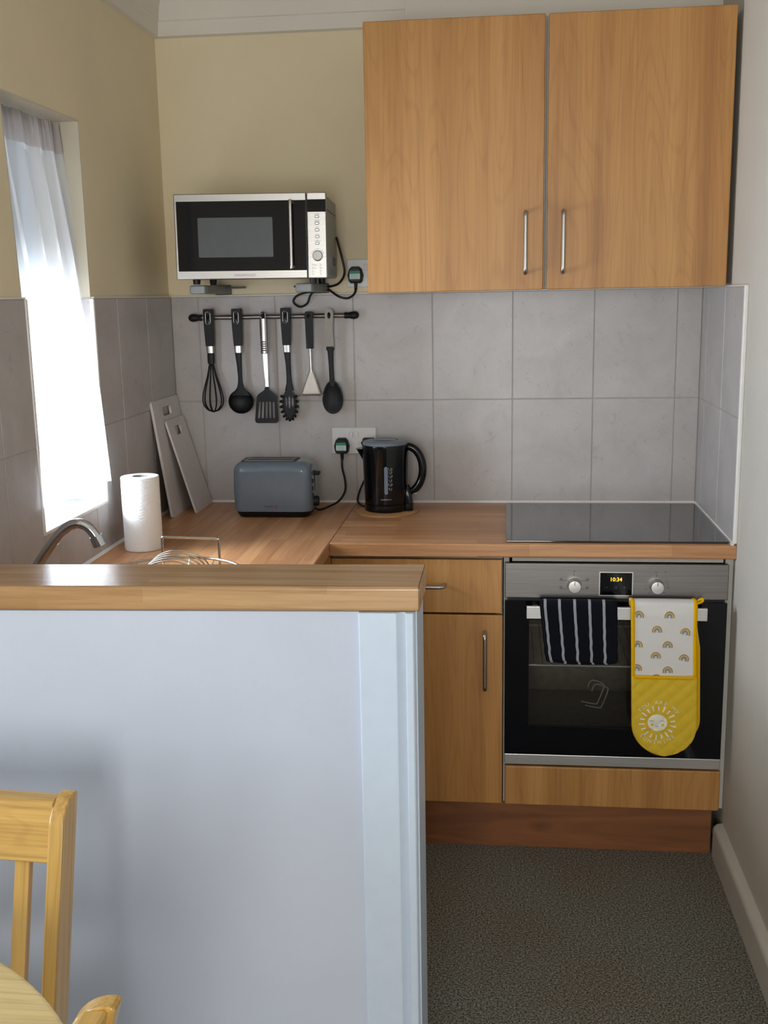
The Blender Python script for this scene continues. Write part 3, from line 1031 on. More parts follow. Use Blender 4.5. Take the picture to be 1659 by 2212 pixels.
def make_towel():
    t = Thing('tea_towel', 'navy tea towel with thin pale stripes folded over the oven handle', 'towel', (0.25, -0.635, 0.59))
    cuts = [0.0]
    for c in (0.068, 0.256, 0.455, 0.649, 0.835):
        cuts += [c - 0.018, c + 0.018]
    cuts.append(1.0)
    us, ids = [], []
    for i in range(len(cuts) - 1):
        n = 2 if i % 2 else 8
        for k in range(n):
            us.append(cuts[i] + (cuts[i + 1] - cuts[i]) * k / n); ids.append(i % 2)
    us.append(1.0)
    def layer(front, back, r, zt, shift, wob):
        m = MB()
        nv = 56
        g = []
        for u in us:
            row = []
            for j in range(nv + 1):
                s = j / nv
                y, z = over_bar(s, front, back, -0.6345, r, zt)
                f = min(1.0, max(0.0, (zt - z) / 0.17))
                x = 0.1485 + shift + 0.2035 * u + f * (0.019 * (1 - u) + 0.005 * u)
                x += 0.0012 * math.sin(9 * z * 20 + u * 5) * f
                bend = 0.0022 * math.sin(u * 11 + wob) * f + 0.0015 * math.sin(u * 23 + z * 40) * f
                if u < 0.03: y += 0.006 if s < 0.5 else -0.006
                if u > 0.975: y += 0.004 if s < 0.5 else -0.004
                dz = 0.0025 * math.sin(u * 6 + wob) * (1 if j in (0,) else 0.6 * f)
                row.append(m.bm.verts.new((x, y + bend * (1 if s < .5 else -1), z + dz)))
            g.append(row)
        for i in range(len(us) - 1):
            for j in range(nv):
                f = m.bm.faces.new((g[i][j], g[i + 1][j], g[i + 1][j + 1], g[i][j + 1]))
                f.material_index = ids[i]
        return m
    a = t.part('outer_layer', layer(0.5955, 0.600, 0.0165, 0.7490, 0.0, 0.3), ['navy', 'stripe'])
    b = t.part('inner_layer', layer(0.5885, 0.590, 0.0115, 0.7480, 0.003, 1.4), ['navy', 'stripe'])
    for o in (a, b):
        md = o.modifiers.new('thickness', 'SOLIDIFY'); md.thickness = 0.0032; md.offset = 0
make_towel()

# ------------------------------------------------------------------ double oven glove over the oven handle
def make_glove():
    t = Thing('oven_glove', 'yellow double oven glove with white rainbow cloth and smiling sun pocket on the oven handle', 'oven glove', (0.482, -0.64, 0.336))
    zt, YB = 0.7490, -0.6345
    def lr(z):
        f = (0.765 - z) / 0.43
        return 0.3895 + 0.0125 * f, 0.5620 + 0.0155 * max(0, f - 0.2)
    zc = 0.424
    def half(z, lo):
        l, r_ = lr(z)
        c, h = (l + r_) / 2, (r_ - l) / 2
        if z < zc:
            q = min(1.0, (zc - z) / (zc - lo))
            h *= math.sqrt(max(0.0, 1 - q * q))
        return c, h
    def surf(u, s, r, lo, off=0.0, dx=0.0, puff=0.0035, back_lo=None):
        bl = back_lo if back_lo is not None else lo
        y, z = over_bar(s, lo, bl, YB, r, zt)
        c, h = half(z, lo if s < 0.5 else bl)
        x = c + (2 * u - 1) * h
        e = 1 - (2 * u - 1) ** 2
        front = y < YB
        y += (-1 if front else 1) * puff * e ** 0.5 * (1 if abs(z - zt) > .01 else .3)
        if not front: x += dx * min(1, (zt - z) / 0.12)
        return Vector((x, y + (-off if front else off), z))
    def warp(k, n):      # denser rows where the bottom rounds off
        s = k / n
        return 0.5 - 0.5 * math.cos(PI * s)
    lo, blo, r = 0.3365, 0.3480, 0.0190
    # cloth running over the bar from one pocket to the other
    m = MB().sheet(lambda u, s: surf(u, 0.5 - 0.5 * math.cos(PI * s), r, lo, 0, 0.016, back_lo=blo), 28, 150)
    panel = m
    L = (zt - lo) * 1 + PI * r + (zt - blo)
    s_of = lambda z: (z - lo) / L
    # front pocket, quilted
    zp = 0.5570
    def pocket(u, v):
        s = s_of(zp) * math.sin(v * PI / 2) if False else s_of(zp) * (1 - math.cos(v * PI / 2))
        p = surf(u, s, r, lo, 0.0055)
        q = abs(math.sin((p.x + p.z) * 75)) * abs(math.sin((p.x - p.z) * 75))
        p.y -= 0.0034 * q ** 0.5
        return p
    pk = t.part('pocket', MB().sheet(pocket, 40, 60), 'yellow', label='quilted yellow pocket')
    md = pk.modifiers.new('thickness', 'SOLIDIFY'); md.thickness = 0.003; md.offset = 0
    def back_pocket(u, v):
        s = 1 - (zp + 0.01 - blo) / L * (1 - math.cos(v * PI / 2))
        return surf(u, s, r, lo, 0.004, 0.016, back_lo=blo)
    bp = t.part('back_pocket', MB().sheet(back_pocket, 24, 40), 'yellow', label='quilted yellow pocket')
    md = bp.modifiers.new('thickness', 'SOLIDIFY'); md.thickness = 0.003; md.offset = 0
    # bindings
    n = 240
    def edge(u_side, inset=0.0045):
        pts = []
        for k in range(n + 1):
            s = 0.5 - 0.5 * math.cos(PI * k / n)
            p = surf(u_side, s, r, lo, 0.0015, 0.016, back_lo=blo)
            p.x += inset if u_side == 0 else -inset
            pts.append(p)
        return pts
    lpts, rpts = edge(0), edge(1)
    loop = lpts + list(reversed(rpts))
    # keep a clean centreline round the two rounded ends
    clean = [loop[0]]
    for p in loop[1:]:
        if (p - clean[-1]).length > 0.0035: clean.append(p)
    m = MB()
    rings = []
    N = len(clean)
    for i, p in enumerate(clean):
        d = (clean[(i + 1) % N] - clean[i - 1]).normalized()
        sgn = -1 if p.y < YB else 1
        nrm = Vector((0, sgn, 0)) if p.z < zt - 0.002 else Vector((0, p.y - YB, p.z - zt + 0.004)).normalized()
        nrm = (nrm - d * nrm.dot(d)).normalized()
        b = d.cross(nrm)
        rings.append([p + nrm * 0.0050 * math.cos(2 * PI * k / 12) + b * 0.0056 * math.sin(2 * PI * k / 12) for k in range(12)])
    m.rings(rings, loop=True)
    t.part('binding', m, 'yellow_deep', label='deep yellow edge binding', smooth=60)
    hem = []
    for k in range(25):
        p = surf(0.03 + 0.94 * k / 24, s_of(zp), r, lo, 0.0085)
        hem.append(p)
    t.part('pocket_hem', MB().tube(hem, 0.0048, 10, flat=0.6, up=(0, 0, 1)), 'yellow_deep', pk, 'deep yellow hem')
    # hanging loop at the top right corner
    m = MB().tube(smooth_path([(0.5560, -0.640, 0.7650), (0.5640, -0.640, 0.7615), (0.5730, -0.640, 0.7640), (0.5780, -0.640, 0.7690), (0.5770, -0.636, 0.7725), (0.5700, -0.634, 0.7690), (0.5620, -0.634, 0.7640)], 6), 0.0034, 8)
    t.part('hanging_loop', m, 'yellow_deep')
    # printed rainbows
    def front_y(x, z, off):
        c, h = half(z, lo)
        u = (x - c) / (2 * max(h, 1e-4)) + 0.5
        y, zz = over_bar(s_of(z), lo, blo, YB, r, zt)
        e = max(0.0, 1 - (2 * u - 1) ** 2)
        return YB - r - 0.0035 * e ** 0.5 - off
    mbs = {'ochre': 1, 'pale_yellow': 2, 'blue_print': 3}
    def px(x): return 0.3882 + (x / 5.98 - 22) * 0.001204
    def pz(y): return 0.7598 - (y / 5.98 - 25) * 0.00130
    spots = [(240, 300, 0), (636, 300, 0), (480, 485, 0), (850, 510, 14), (235, 680, 0), (625, 680, 0), (475, 820, 0), (845, 845, 12), (235, 985, 0), (636, 1005, 0), (492, 1108, 0)]
    for (sx, sy, rot) in spots:
        cx, cz = px(sx), pz(sy)
        for rad, wd, mat in ((0.0122, 0.0016, 'ochre'), (0.0100, 0.0022, 'pale_yellow'), (0.0076, 0.0012, 'pale_yellow'), (0.0060, 0.0016, 'blue_print'), (0.0036, 0.0014, 'blue_print')):
            prev = None
            for k in range(19):
                a = 180 * k / 18
                pts = []
                for rr in (rad - wd / 2, rad + wd / 2):
                    x, z = rr * math.cos(R(a)), rr * math.sin(R(a)) * 1.08 - 0.004
                    if a in (0, 180): z -= 0.004
                    x, z = x * math.cos(R(-rot)) - z * math.sin(R(-rot)), x * math.sin(R(-rot)) + z * math.cos(R(-rot))
                    pts.append((cx + x, cz + z + .006))
                l, r_ = lr(cz)
                ok = all(l + 0.009 < p[0] < r_ - 0.009 and p[1] > 0.562 for p in pts)
                cur = [Vector((p[0], front_y(p[0], p[1], 0.0008), p[1])) for p in pts] if ok else None
                if cur and prev:
                    b = panel.bm
                    fc = b.faces.new([b.verts.new(q) for q in (prev[0], prev[1], cur[1], cur[0])])
                    fc.material_index = mbs[mat]
                prev = cur
    pan = t.part('cloth_panel', panel, ['white_cloth', 'ochre', 'pale_yellow', 'blue_print'], label='white cotton panel with rainbow print', recalc=False)
    md = pan.modifiers.new('thickness', 'SOLIDIFY'); md.thickness = 0.005; md.offset = 0
    # sun print and lettering on the pocket
    sx, sz = px(520), pz(1655)
    yp = lambda x, z: front_y(x, z, 0.0055) - 0.0034 * (abs(math.sin((x + z) * 75)) * abs(math.sin((x - z) * 75))) ** 0.5 - 0.0033
    m = MB()
    def poly(pts):
        b = m.bm
        b.faces.new([b.verts.new((x, yp(x, z), z)) for x, z in pts])
    c0 = [(sx + 0.0258 * math.cos(2 * PI * k / 36), sz + 0.0240 * math.sin(2 * PI * k / 36)) for k in range(36)]
    for q in range(8):
        f0, f1 = q / 8, (q + 1) / 8
        for k in range(36):
            a_, b_ = c0[k], c0[(k + 1) % 36]
            LP = lambda p, f: (sx + (p[0] - sx) * f, sz + (p[1] - sz) * f)
            poly([LP(a_, f0), LP(a_, f1), LP(b_, f1), LP(b_, f0)] if q else [(sx, sz), LP(a_, f1), LP(b_, f1)])
    for k in range(18):
        a = 2 * PI * (k + 0.35) / 18
        d = Vector((math.cos(a), math.sin(a))); n_ = Vector((-d.y, d.x))
        r0, r1 = 0.0340, 0.0500 if k % 2 else 0.0470
        p = Vector((sx, sz))
        poly([tuple(p + d * r0 - n_ * .0016), tuple(p + d * r0 + n_ * .0016), tuple(p + d * r1 + n_ * .0027), tuple(p + d * r1 - n_ * .0027)])
    def arc_text(s, rad, a_mid, step, size, top):
        n_ = len(s)
        for i, ch in enumerate(s):
            if ch == ' ': continue
            off = (i - (n_ - 1) / 2) * step
            a = R(a_mid - off) if top else R(a_mid + off)
            x, z = sx + rad * math.cos(a), sz + rad * 0.98 * math.sin(a)
            rz = (PI / 2 - a) if top else (-PI / 2 - a)
            m.text(ch, size, face_y(x, yp(x, z), z, rz))
    arc_text('YOU ARE MY', 0.0585, 88, 12.2, 0.0150, True)
    arc_text('SUNSHINE', 0.0580, 270, 13.4, 0.0150, False)
    m.mi = 1
    def line(pts, w=0.0006):
        m.tube([(x, yp(x, z) - 0.0005, z) for x, z in pts], w, 5)
    for ex in (-0.0145, 0.0125):
        line([(sx + ex + 0.0055 * math.cos(R(a)), sz + 0.001 + 0.005 * math.sin(R(a))) for a in range(20, 161, 14)])
    line([(sx - 0.001 + 0.0036 * math.cos(R(a)), sz - 0.0085 + 0.003 * math.sin(R(a))) for a in range(190, 351, 16)])
    for ex in (-0.0140, 0.0135):
        q = [(sx + ex + 0.0034 * math.cos(2 * PI * k / 14), sz - 0.0055 + 0.0036 * math.sin(2 * PI * k / 14)) for k in range(14)]
        m.bm.faces.new([m.bm.verts.new((x, yp(x, z) - 0.0012, z)) for x, z in q]).material_index = 2
    t.part('sun_print', m, ['cloth_print', 'ink_grey', 'yellow'], pk, 'cream sun and lettering print', smooth=0)
make_glove()

# ------------------------------------------------------------------ microwave on its brackets
def make_microwave():
    t = Thing('microwave', 'silver and black microwave oven on wall brackets above the utensil rail', 'microwave', (-0.6650, -0.3930, 1.6330), (0, R(0.45), R(3.6)), local=True)
    H, hw, D = 0.2365, 0.216, 0.335
    m = MB().box(-hw + .004, hw - .003, 0.018, D, 0.004, H - 0.004, 0.006, 3)
    body = t.part('casing', m, 'silver')
    for x in (-0.17, 0.17):
        for y in (0.05, 0.29):
            t.part('foot', MB().cyl((x, y, 0.005), (x, y, -0.013), 0.012, 0.010, 16), 'black')
    m = MB()      # pressed rim and vents on the side
    m.box(hw - .0035, hw - .001, 0.05, D - .03, 0.190, 0.194, .001, 1)
    for k in range(7):
        m.box(hw - .0035, hw - .0022, 0.20 + .014 * k, 0.206 + .014 * k, 0.04, 0.065)
    t.part('side_vent', m, 'dark_metal', body)
    xs = 0.1605
    d = t.part('door', MB().box(-hw, xs - .0008, -0.003, 0.018, 0.0005, H - .0005, 0.003, 3), 'steel_mw', label='brushed silver door')
    t.part('door_glass', MB().prism(rounded_rect(-hw + .0075, xs - .002, 0.0230, 0.2150, .001), -0.0045, -0.0020, 'XZ'), 'black_glass', d, 'black glass panel')
    t.part('viewing_window', MB().prism(rounded_rect(-0.1490, 0.0640, 0.0610, 0.1700, .003), -0.0051, -0.0044, 'XZ'), 'grey_glass', d, 'grey screened window')
    m = MB().tube(smooth_path([(0.1175, -0.004, 0.2100), (0.1175, -0.020, 0.2105), (0.1175, -0.024, 0.2050), (0.1175, -0.024, 0.12), (0.1175, -0.024, 0.0380), (0.1175, -0.020, 0.0325), (0.1175, -0.004, 0.0330)], 5), 0.0050, 12)
    t.part('handle', m, 'steel_v', d, 'vertical steel bar handle')
    m = MB().text('KENWOOD', 0.0100, face_y(-0.0190, -0.0034, 0.0108) @ Matrix.Diagonal((1.15, 1, 1, 1)))
    t.part('logo_lettering', m, 'ink_grey', d, smooth=0)
    p = t.part('control_panel', MB().box(xs + .0008, hw, -0.003, 0.018, 0.0005, H - .0005, 0.003, 3), 'steel_mw', label='brushed silver control panel')
    t.part('display', MB().prism(rounded_rect(xs + .0022, hw - .0012, 0.1825, 0.2165, .0008), -0.0042, -0.0020, 'XZ'), 'black_glass', p, 'black display window')
    for z in (0.1700, 0.1515, 0.1330, 0.1147, 0.0965):
        b = t.part('button', MB().prism(rounded_rect(0.1833, 0.1960, z - .0034, z + .0034, .0033), -0.0042, -0.0028, 'XZ'), 'ink', p, 'pill shaped button')
        t.part('button_cap', MB().prism(rounded_rect(0.1848, 0.1945, z - .0018, z + .0018, .0017), -0.0052, -0.0040, 'XZ'), 'steel_lt', b)
    m = MB().lathe([(0.0152, 0.0025), (0.0152, 0.0035), (0.0135, 0.0040), (0.0132, 0.0150), (0.0122, 0.0165), (0.0001, 0.0165)], (0.1900, 0, 0.0625), 32, axis='Y')
    t.part('dial', m, 'chrome', p, 'round silver dial')
    m = MB()
    for (x0, x1, z) in ((0.182, 0.197, 0.1760), (0.183, 0.196, 0.1592), (0.182, 0.198, 0.1565), (0.185, 0.194, 0.1410), (0.184, 0.196, 0.1382), (0.184, 0.196, 0.1205), (0.186, 0.193, 0.1048), (0.181, 0.199, 0.1020)):
        m.box(x0, x1, -0.0034, -0.0028, z, z + .0010)
    t.part('button_print', m, 'ink_grey', p, smooth=0)
    m = MB()
    for s in (1, -1):
        m.tube([(0.190 + s * .0182 * math.sin(R(a)), -0.0031, 0.0625 + .0182 * math.cos(R(a))) for a in range(22, 86, 8)], 0.0005, 5)
    m.box(0.1855, 0.1945, -0.0034, -0.0028, 0.0808, 0.0818)
    m.box(0.1685, 0.1735, -0.0034, -0.0028, 0.0590, 0.0600); m.box(0.2060, 0.2120, -0.0034, -0.0028, 0.0590, 0.0600)
    for k in range(4):
        z = 0.0365 - 0.0085 * k
        m.box(0.1730, 0.1750, -0.0034, -0.0028, z + .003, z + .0042); m.box(0.1730, 0.1730 + (0.0135, 0.0115, 0.005, 0.006)[k], -0.0034, -0.0028, z, z + .0010)
        m.box(0.1950, 0.1975, -0.0034, -0.0028, z + .003, z + .0042); m.box(0.1950, 0.1950 + (0.007, 0.008, 0.006, 0.006)[k], -0.0034, -0.0028, z, z + .0010)
    t.part('dial_print', m, 'ink_grey', p, smooth=0)
make_microwave()

for (x0, x1, lab) in ((-0.8755, -0.8280, 'silver microwave bracket arm, the one near the window corner'), (-0.5580, -0.5085, 'silver microwave bracket arm with the black cable looped behind it')):
    t = Thing('microwave_bracket', lab, 'bracket', ((x0 + x1) / 2, 0.0, 1.60), group='microwave wall brackets')
    t.part('arm', MB().box(x0 + .001, x1 - .001, -0.270, -0.002, 1.5950, 1.6195, 0.003, 2), 'arm_grey')
    t.part('end_cap', MB().box(x0, x1, -0.305, -0.268, 1.5942, 1.6200, 0.005, 3), 'silver')
    xi = x1 if x0 < -0.7 else x0
    s = 1 if x0 < -0.7 else -1
    t.part('wall_plate', MB().box(x0 - .002, x1 + .002, -0.010, 0.0075, 1.592, 1.622, 0.003), 'dark_metal')
    t.part('foot_rest', MB().box(min(xi, xi + s * .055), max(xi, xi + s * .055), -0.045, -0.015, 1.6105, 1.6165, 0.002), 'dark_metal')

# ------------------------------------------------------------------ sockets, plugs and cords
def socket(x0, x1, z0, z1, switches, lab, y=0.0):
    t = Thing('wall_socket', lab, 'socket', ((x0 + x1) / 2, y, (z0 + z1) / 2), group='white wall sockets')
    t.part('plate', MB().box(x0, x1, y - 0.009, y, z0, z1, 0.003, 3), 'white_plastic')
    for (sx, sz) in switches:
        t.part('switch', MB().box(sx - .0055, sx + .0055, y - 0.0150, y - 0.008, sz - .0095, sz + .0095, 0.0015, 2), 'white_plastic')
socket(-0.5096, -0.3632, 1.0730, 1.1600, [(-0.4455, 1.1370), (-0.4275, 1.1370)], 'white double socket with two switches on the tiles behind the kettle')
socket(-0.4475, -0.3010, 1.6075, 1.6945, [(-0.3860, 1.6700), (-0.3665, 1.6700)], 'white wall socket above the tiles, half hidden behind the wall cabinet', 0.008)

def plug_cord(lab, cx, cz, yb, path, r=0.0035):
    t = Thing('power_cord', lab, 'power cord', (cx, yb, cz), group='black mains cords')
    pts = [(-0.016, -0.026), (0.016, -0.026), (0.022, -0.020), (0.0255, 0.0), (0.020, 0.019), (0.012, 0.0265), (-0.012, 0.0265), (-0.020, 0.019), (-0.0255, 0.0), (-0.022, -0.020)]
    rr = [[Vector((cx + a * k, yb - d, cz + b * k)) for a, b in pts] for d, k in ((0.0, 0.96), (0.004, 1.0), (0.018, 0.97), (0.027, 0.86), (0.029, 0.78))]
    p = t.part('plug', MB().rings(rr), 'black', smooth=40)
    t.part('plug_label', MB().box(cx - .0165, cx + .0165, yb - 0.0300, yb - 0.0285, cz - .013, cz + .0040, .0004, 1), 'label', p, 'pale sticker')
    t.part('plug_label_band', MB().box(cx - .0165, cx + .0165, yb - 0.0300, yb - 0.0285, cz + .0040, cz + .0125, .0004, 1), 'green', p, 'green sticker band')
    m = MB()
    for k in range(3):
        m.box(cx - .012, cx + .010, yb - 0.0303, yb - 0.0299, cz - .0095 + .005 * k, cz - .0088 + .005 * k)
    t.part('plug_label_print', m, 'ink_grey', p, smooth=0)
    m = MB().tube([(cx, yb - 0.012, cz - 0.022), (cx, yb - 0.012, cz - 0.046)], [0.0062, 0.0045], 12)
    t.part('cable_sleeve', m, 'black', p)
    full = [(cx, yb - 0.012, cz - 0.040)] + path
    t.part('cable', MB().tube(smooth_path(full, 10), r, 10), 'black')
    return t
plug_cord('black cord curving from the side of the grey toaster up to the double socket', -0.4755, 1.1010, -0.009,
          [(-0.4745, -0.030, 1.030), (-0.4640, -0.045, 0.990), (-0.4630, -0.060, 0.958), (-0.4800, -0.080, 0.930), (-0.5100, -0.110, 0.9165), (-0.5350, -0.150, 0.9145), (-0.5450, -0.175, 0.930), (-0.5420, -0.185, 0.940)])
plug_cord('black microwave cord looping below the bracket to the plug by the wall cabinet', -0.4185, 1.6455, -0.001,
          [(-0.4210, -0.028, 1.588), (-0.4400, -0.040, 1.574), (-0.4650, -0.045, 1.578), (-0.4900, -0.030, 1.592), (-0.5100, -0.018, 1.602), (-0.5600, -0.018, 1.597),
           (-0.6050, -0.018, 1.586), (-0.6200, -0.018, 1.566), (-0.6000, -0.020, 1.550), (-0.5750, -0.022, 1.560), (-0.5600, -0.020, 1.590), (-0.5250, -0.014, 1.610), (-0.4950, -0.020, 1.612),
           (-0.4640, -0.055, 1.622), (-0.4450, -0.070, 1.652), (-0.4520, -0.075, 1.700), (-0.4680, -0.070, 1.760)])
t = Thing('power_cord', 'black kettle cord hanging behind the kettle from the double socket', 'power cord', (-0.38, -0.01, 1.0), group='black mains cords')
p = t.part('plug', MB().box(-0.4060, -0.3660, -0.040, -0.009, 1.078, 1.128, .006, 2), 'black')
t.part('cable', MB().tube(smooth_path([(-0.384, -0.020, 1.082), (-0.382, -0.022, 1.050), (-0.398, -0.025, 1.000), (-0.418, -0.032, 0.955), (-0.424, -0.045, 0.925), (-0.410, -0.070, 0.9145), (-0.395, -0.105, 0.9175), (-0.3865, -0.115, 0.9200)], 10), 0.0033, 10), 'black')

# ------------------------------------------------------------------ utensil rail and its utensils
YR, ZR = -0.030, 1.5205
t = Thing('utensil_rail', 'steel utensil rail with black end caps on the tiles below the microwave', 'rail', (-0.687, 0.0, ZR))
t.part('rail', MB().cyl((-0.935, YR, ZR), (-0.440, YR, ZR), 0.0075, seg=18), 'steel')
for s, xe in ((-1, -0.9645), (1, -0.4080)):
    m = MB()
    xi = xe - s * 0.046
    xs_ = [xi + (xe - xi) * k / 12 for k in range(13)]
    rad = [0.0098, 0.0102, 0.0102, 0.0092, 0.0098, 0.0108, 0.0116, 0.0122, 0.0124, 0.0120, 0.0108, 0.0080, 0.0010]
    m.tube([(x, YR, ZR) for x in xs_], rad, 18, up=(0, 0, 1))
    m.cyl((xe - s * .016, YR, ZR), (xe - s * .016, 0.001, ZR), 0.0105, 0.0125, 16)
    t.part('end_cap', m, 'black_soft')

for x in (-0.8960, -0.8040, -0.7185, -0.6450, -0.5700, -0.5045):
    x += 0.0042
    m = MB().tube(smooth_path([(x, YR + .009, ZR - .004), (x, YR + .0085, ZR + .006), (x, YR, ZR + .0105), (x, YR - .012, ZR + .008), (x, YR - .026, ZR + .002), (x, YR - .029, ZR + .007)], 5), 0.0038, 10)
    m.box(x - .0045, x + .0045, YR - .0095, YR - .0070, ZR - .013, ZR + .014, .001, 1)
    t.part('hook', m, 'black')

def stack(m, rows, y0, dy):
    """rows of (x centre, half width, half depth, z) -> rounded loft in the utensil's own frame"""
    rings = []
    for (xc, hw, hd, z) in rows:
        ring = []
        for k in range(20):
            a = 2 * PI * k / 20
            ca, sa = math.cos(a), math.sin(a)
            e = 0.55
            ring.append(Vector((xc + hw * abs(ca) ** e * (1 if ca >= 0 else -1), y0 + hd * abs(sa) ** e * (1 if sa >= 0 else -1), z)))
        rings.append(ring)
    m.rings(rings)
    return m

GR = 'kitchen utensils hanging on the rail'
def ring_handle(t, lean=0.0):
    """black handle with a steel-rimmed slot and a steel collar, top slot hanging on the rail"""
    m = MB()
    outer = [(-0.0155, 0.022), (-0.0135, 0.0275), (0.0135, 0.0275), (0.0155, 0.022), (0.0150, -0.030), (0.0135, -0.090), (-0.0115, -0.090), (-0.0145, -0.030)]
    slot = [(0.0062 * math.cos(R(a)), (0.011 if a < 180 else -0.013) + 0.0062 * math.sin(R(a))) for a in list(range(0, 181, 20)) + list(range(180, 361, 20))]
    m.prism(outer, -0.010, 0.008, 'XZ', [list(reversed(slot))])
    h = t.part('handle', m, 'black_soft')
    pts = [(0.0076 * math.cos(R(a)), -0.0105, (0.011 if a < 180 else -0.013) + 0.0076 * math.sin(R(a))) for a in list(range(0, 181, 20)) + list(range(180, 361, 20))]
    t.part('slot_rim', MB().tube(pts, 0.0024, 8, loop=True), 'chrome', h, 'steel rim of the hanging slot')
    m = stack(MB(), [(0.001, 0.0122, 0.0085, -0.089), (0.0012, 0.0118, 0.0080, -0.112)], -0.001, 0)
    t.part('collar', m, 'steel_v', label='steel collar')

def utensil(name, x, lab, z=ZR, yoff=-0.002):
    return Thing(name, lab, 'utensil', (x + 0.0042, YR + yoff - 0.0175, z), group=GR, local=True)

# whisk
t = utensil('whisk', -0.8960, 'black balloon whisk, hanging first from the window end of the rail')
ring_handle(t)
m = stack(MB(), [(0.002, 0.0105, 0.0095, -0.112), (0.002, 0.0112, 0.0095, -0.124), (0.002, 0.0108, 0.009, -0.146)], -0.001, 0)
t.part('neck', m, 'black_soft')
m = MB()
for k in range(5):
    a = R(36 * k + 8)
    pts = []
    for j in range(41):
        q = -1 + 2 * j / 40
        ang = q * PI / 2
        rr = 0.0345 * (abs(math.sin(ang * 0.985)) ** 0.55 if False else 1)
        z = -0.146 - 0.1560 * (math.cos(ang)) ** 0.75 if abs(ang) < PI / 2 - 1e-6 else -0.146
        s = math.sin(ang)
        prof_ = [(0.0, 0.006), (0.2, 0.012), (0.4, 0.022), (0.6, 0.031), (0.75, 0.0345), (0.88, 0.030), (0.96, 0.018), (1.0, 0.0)]
        f = (-0.146 - z) / 0.156
        for (f0, r0), (f1, r1) in zip(prof_, prof_[1:]):
            if f0 <= f <= f1 + 1e-9:
                w_ = r0 + (r1 - r0) * (f - f0) / (f1 - f0); break
        x = w_ * (1 if s > 0 else -1)
        pts.append((0.002 + x * math.cos(a), -0.001 + x * math.sin(a) * 0.62, z))
    m.tube(smooth_path(pts[::2], 3), 0.0021, 8)
t.part('wire_balloon', m, 'black_soft')

# ladle
t = utensil('ladle', -0.8040, 'black soup ladle with deep round bowl, hanging between the whisk and the slotted turner')
ring_handle(t)
m = stack(MB(), [(0.0015, 0.0108, 0.0052, -0.112), (0.003, 0.0082, 0.0046, -0.150), (0.0040, 0.0068, 0.0042, -0.185), (0.0040, 0.0075, 0.0042, -0.205), (0.0040, 0.0110, 0.0040, -0.222), (0.0035, 0.0230, 0.0032, -0.239), (0.0035, 0.0310, 0.0026, -0.249)], -0.0045, 0)
t.part('shaft', m, 'black_soft')
m = MB()
prof_ = []
for k in range(13):
    a = R(90 * k / 12)
    prof_.append((0.0420 * math.sin(a) + 0.00001, -0.026 * math.cos(a)))
inn = [(r_ * 0.955, h * 0.93 + 0.0) for r_, h in reversed(prof_)]
m.lathe([(r_, h) for r_, h in prof_] + inn, (0.0035, -0.006, -0.2690), 40, sy=0.94, axis='Y', cap=False)
t.part('bowl', m, 'black_soft')

# slotted turner
t = utensil('slotted_turner', -0.7185, 'slotted turner with steel tube handle and black slotted blade')
m = MB().tube(smooth_path([(-0.0070, -0.001, -0.008), (-0.0072, -0.001, 0.008), (-0.003, -0.001, 0.0150), (0.003, -0.001, 0.0150), (0.0072, -0.001, 0.008), (0.0070, -0.001, -0.008)], 5), 0.0022, 8)
h = t.part('handle', MB().lathe([(0.0085, -0.0035), (0.0125, -0.0055), (0.0128, -0.060), (0.0120, -0.1140), (0.0105, -0.1160)], (0.001, -0.001, 0), 24, sy=0.75), 'steel_v')
t.part('hanging_loop', m, 'chrome', h)
m = MB()
for k in range(5):
    m.box(-0.0075, 0.0085, -0.0112, -0.0085, -0.0800 - .0068 * k, -0.0768 - .0068 * k, 0.0008, 1)
t.part('grip_groove', m, 'black', h, 'black grip grooves')
m = stack(MB(), [(0.002, 0.0085, 0.0016, -0.115), (0.003, 0.0080, 0.0014, -0.150), (0.004, 0.0070, 0.0014, -0.185), (0.0045, 0.0062, 0.0016, -0.197), (0.005, 0.0065, 0.0018, -0.225)], -0.003, 0)
t.part('shaft', m, 'steel_lt', label='flat steel shaft')
bl = [(-0.001, -0.222), (0.011, -0.222), (0.013, -0.232), (0.030, -0.246), (0.0360, -0.254), (0.0385, -0.330), (0.0365, -0.3365), (0.032, -0.3395), (-0.030, -0.3395), (-0.0365, -0.3365), (-0.0385, -0.330), (-0.0305, -0.254), (-0.0245, -0.246), (-0.004, -0.232)]
hs = []
for k in range(5):
    a, b = -0.0205 + 0.0113 * k, -0.0255 + 0.0125 * k
    hs.append([(b - .0033, -0.322), (b, -0.325), (b + .0033, -0.322), (a + .0031, -0.2720), (a, -0.2695), (a - .0031, -0.2720)])
t.part('blade', MB().prism(bl, -0.0050, -0.0026, 'XZ', hs), 'black_soft', label='black slotted blade')

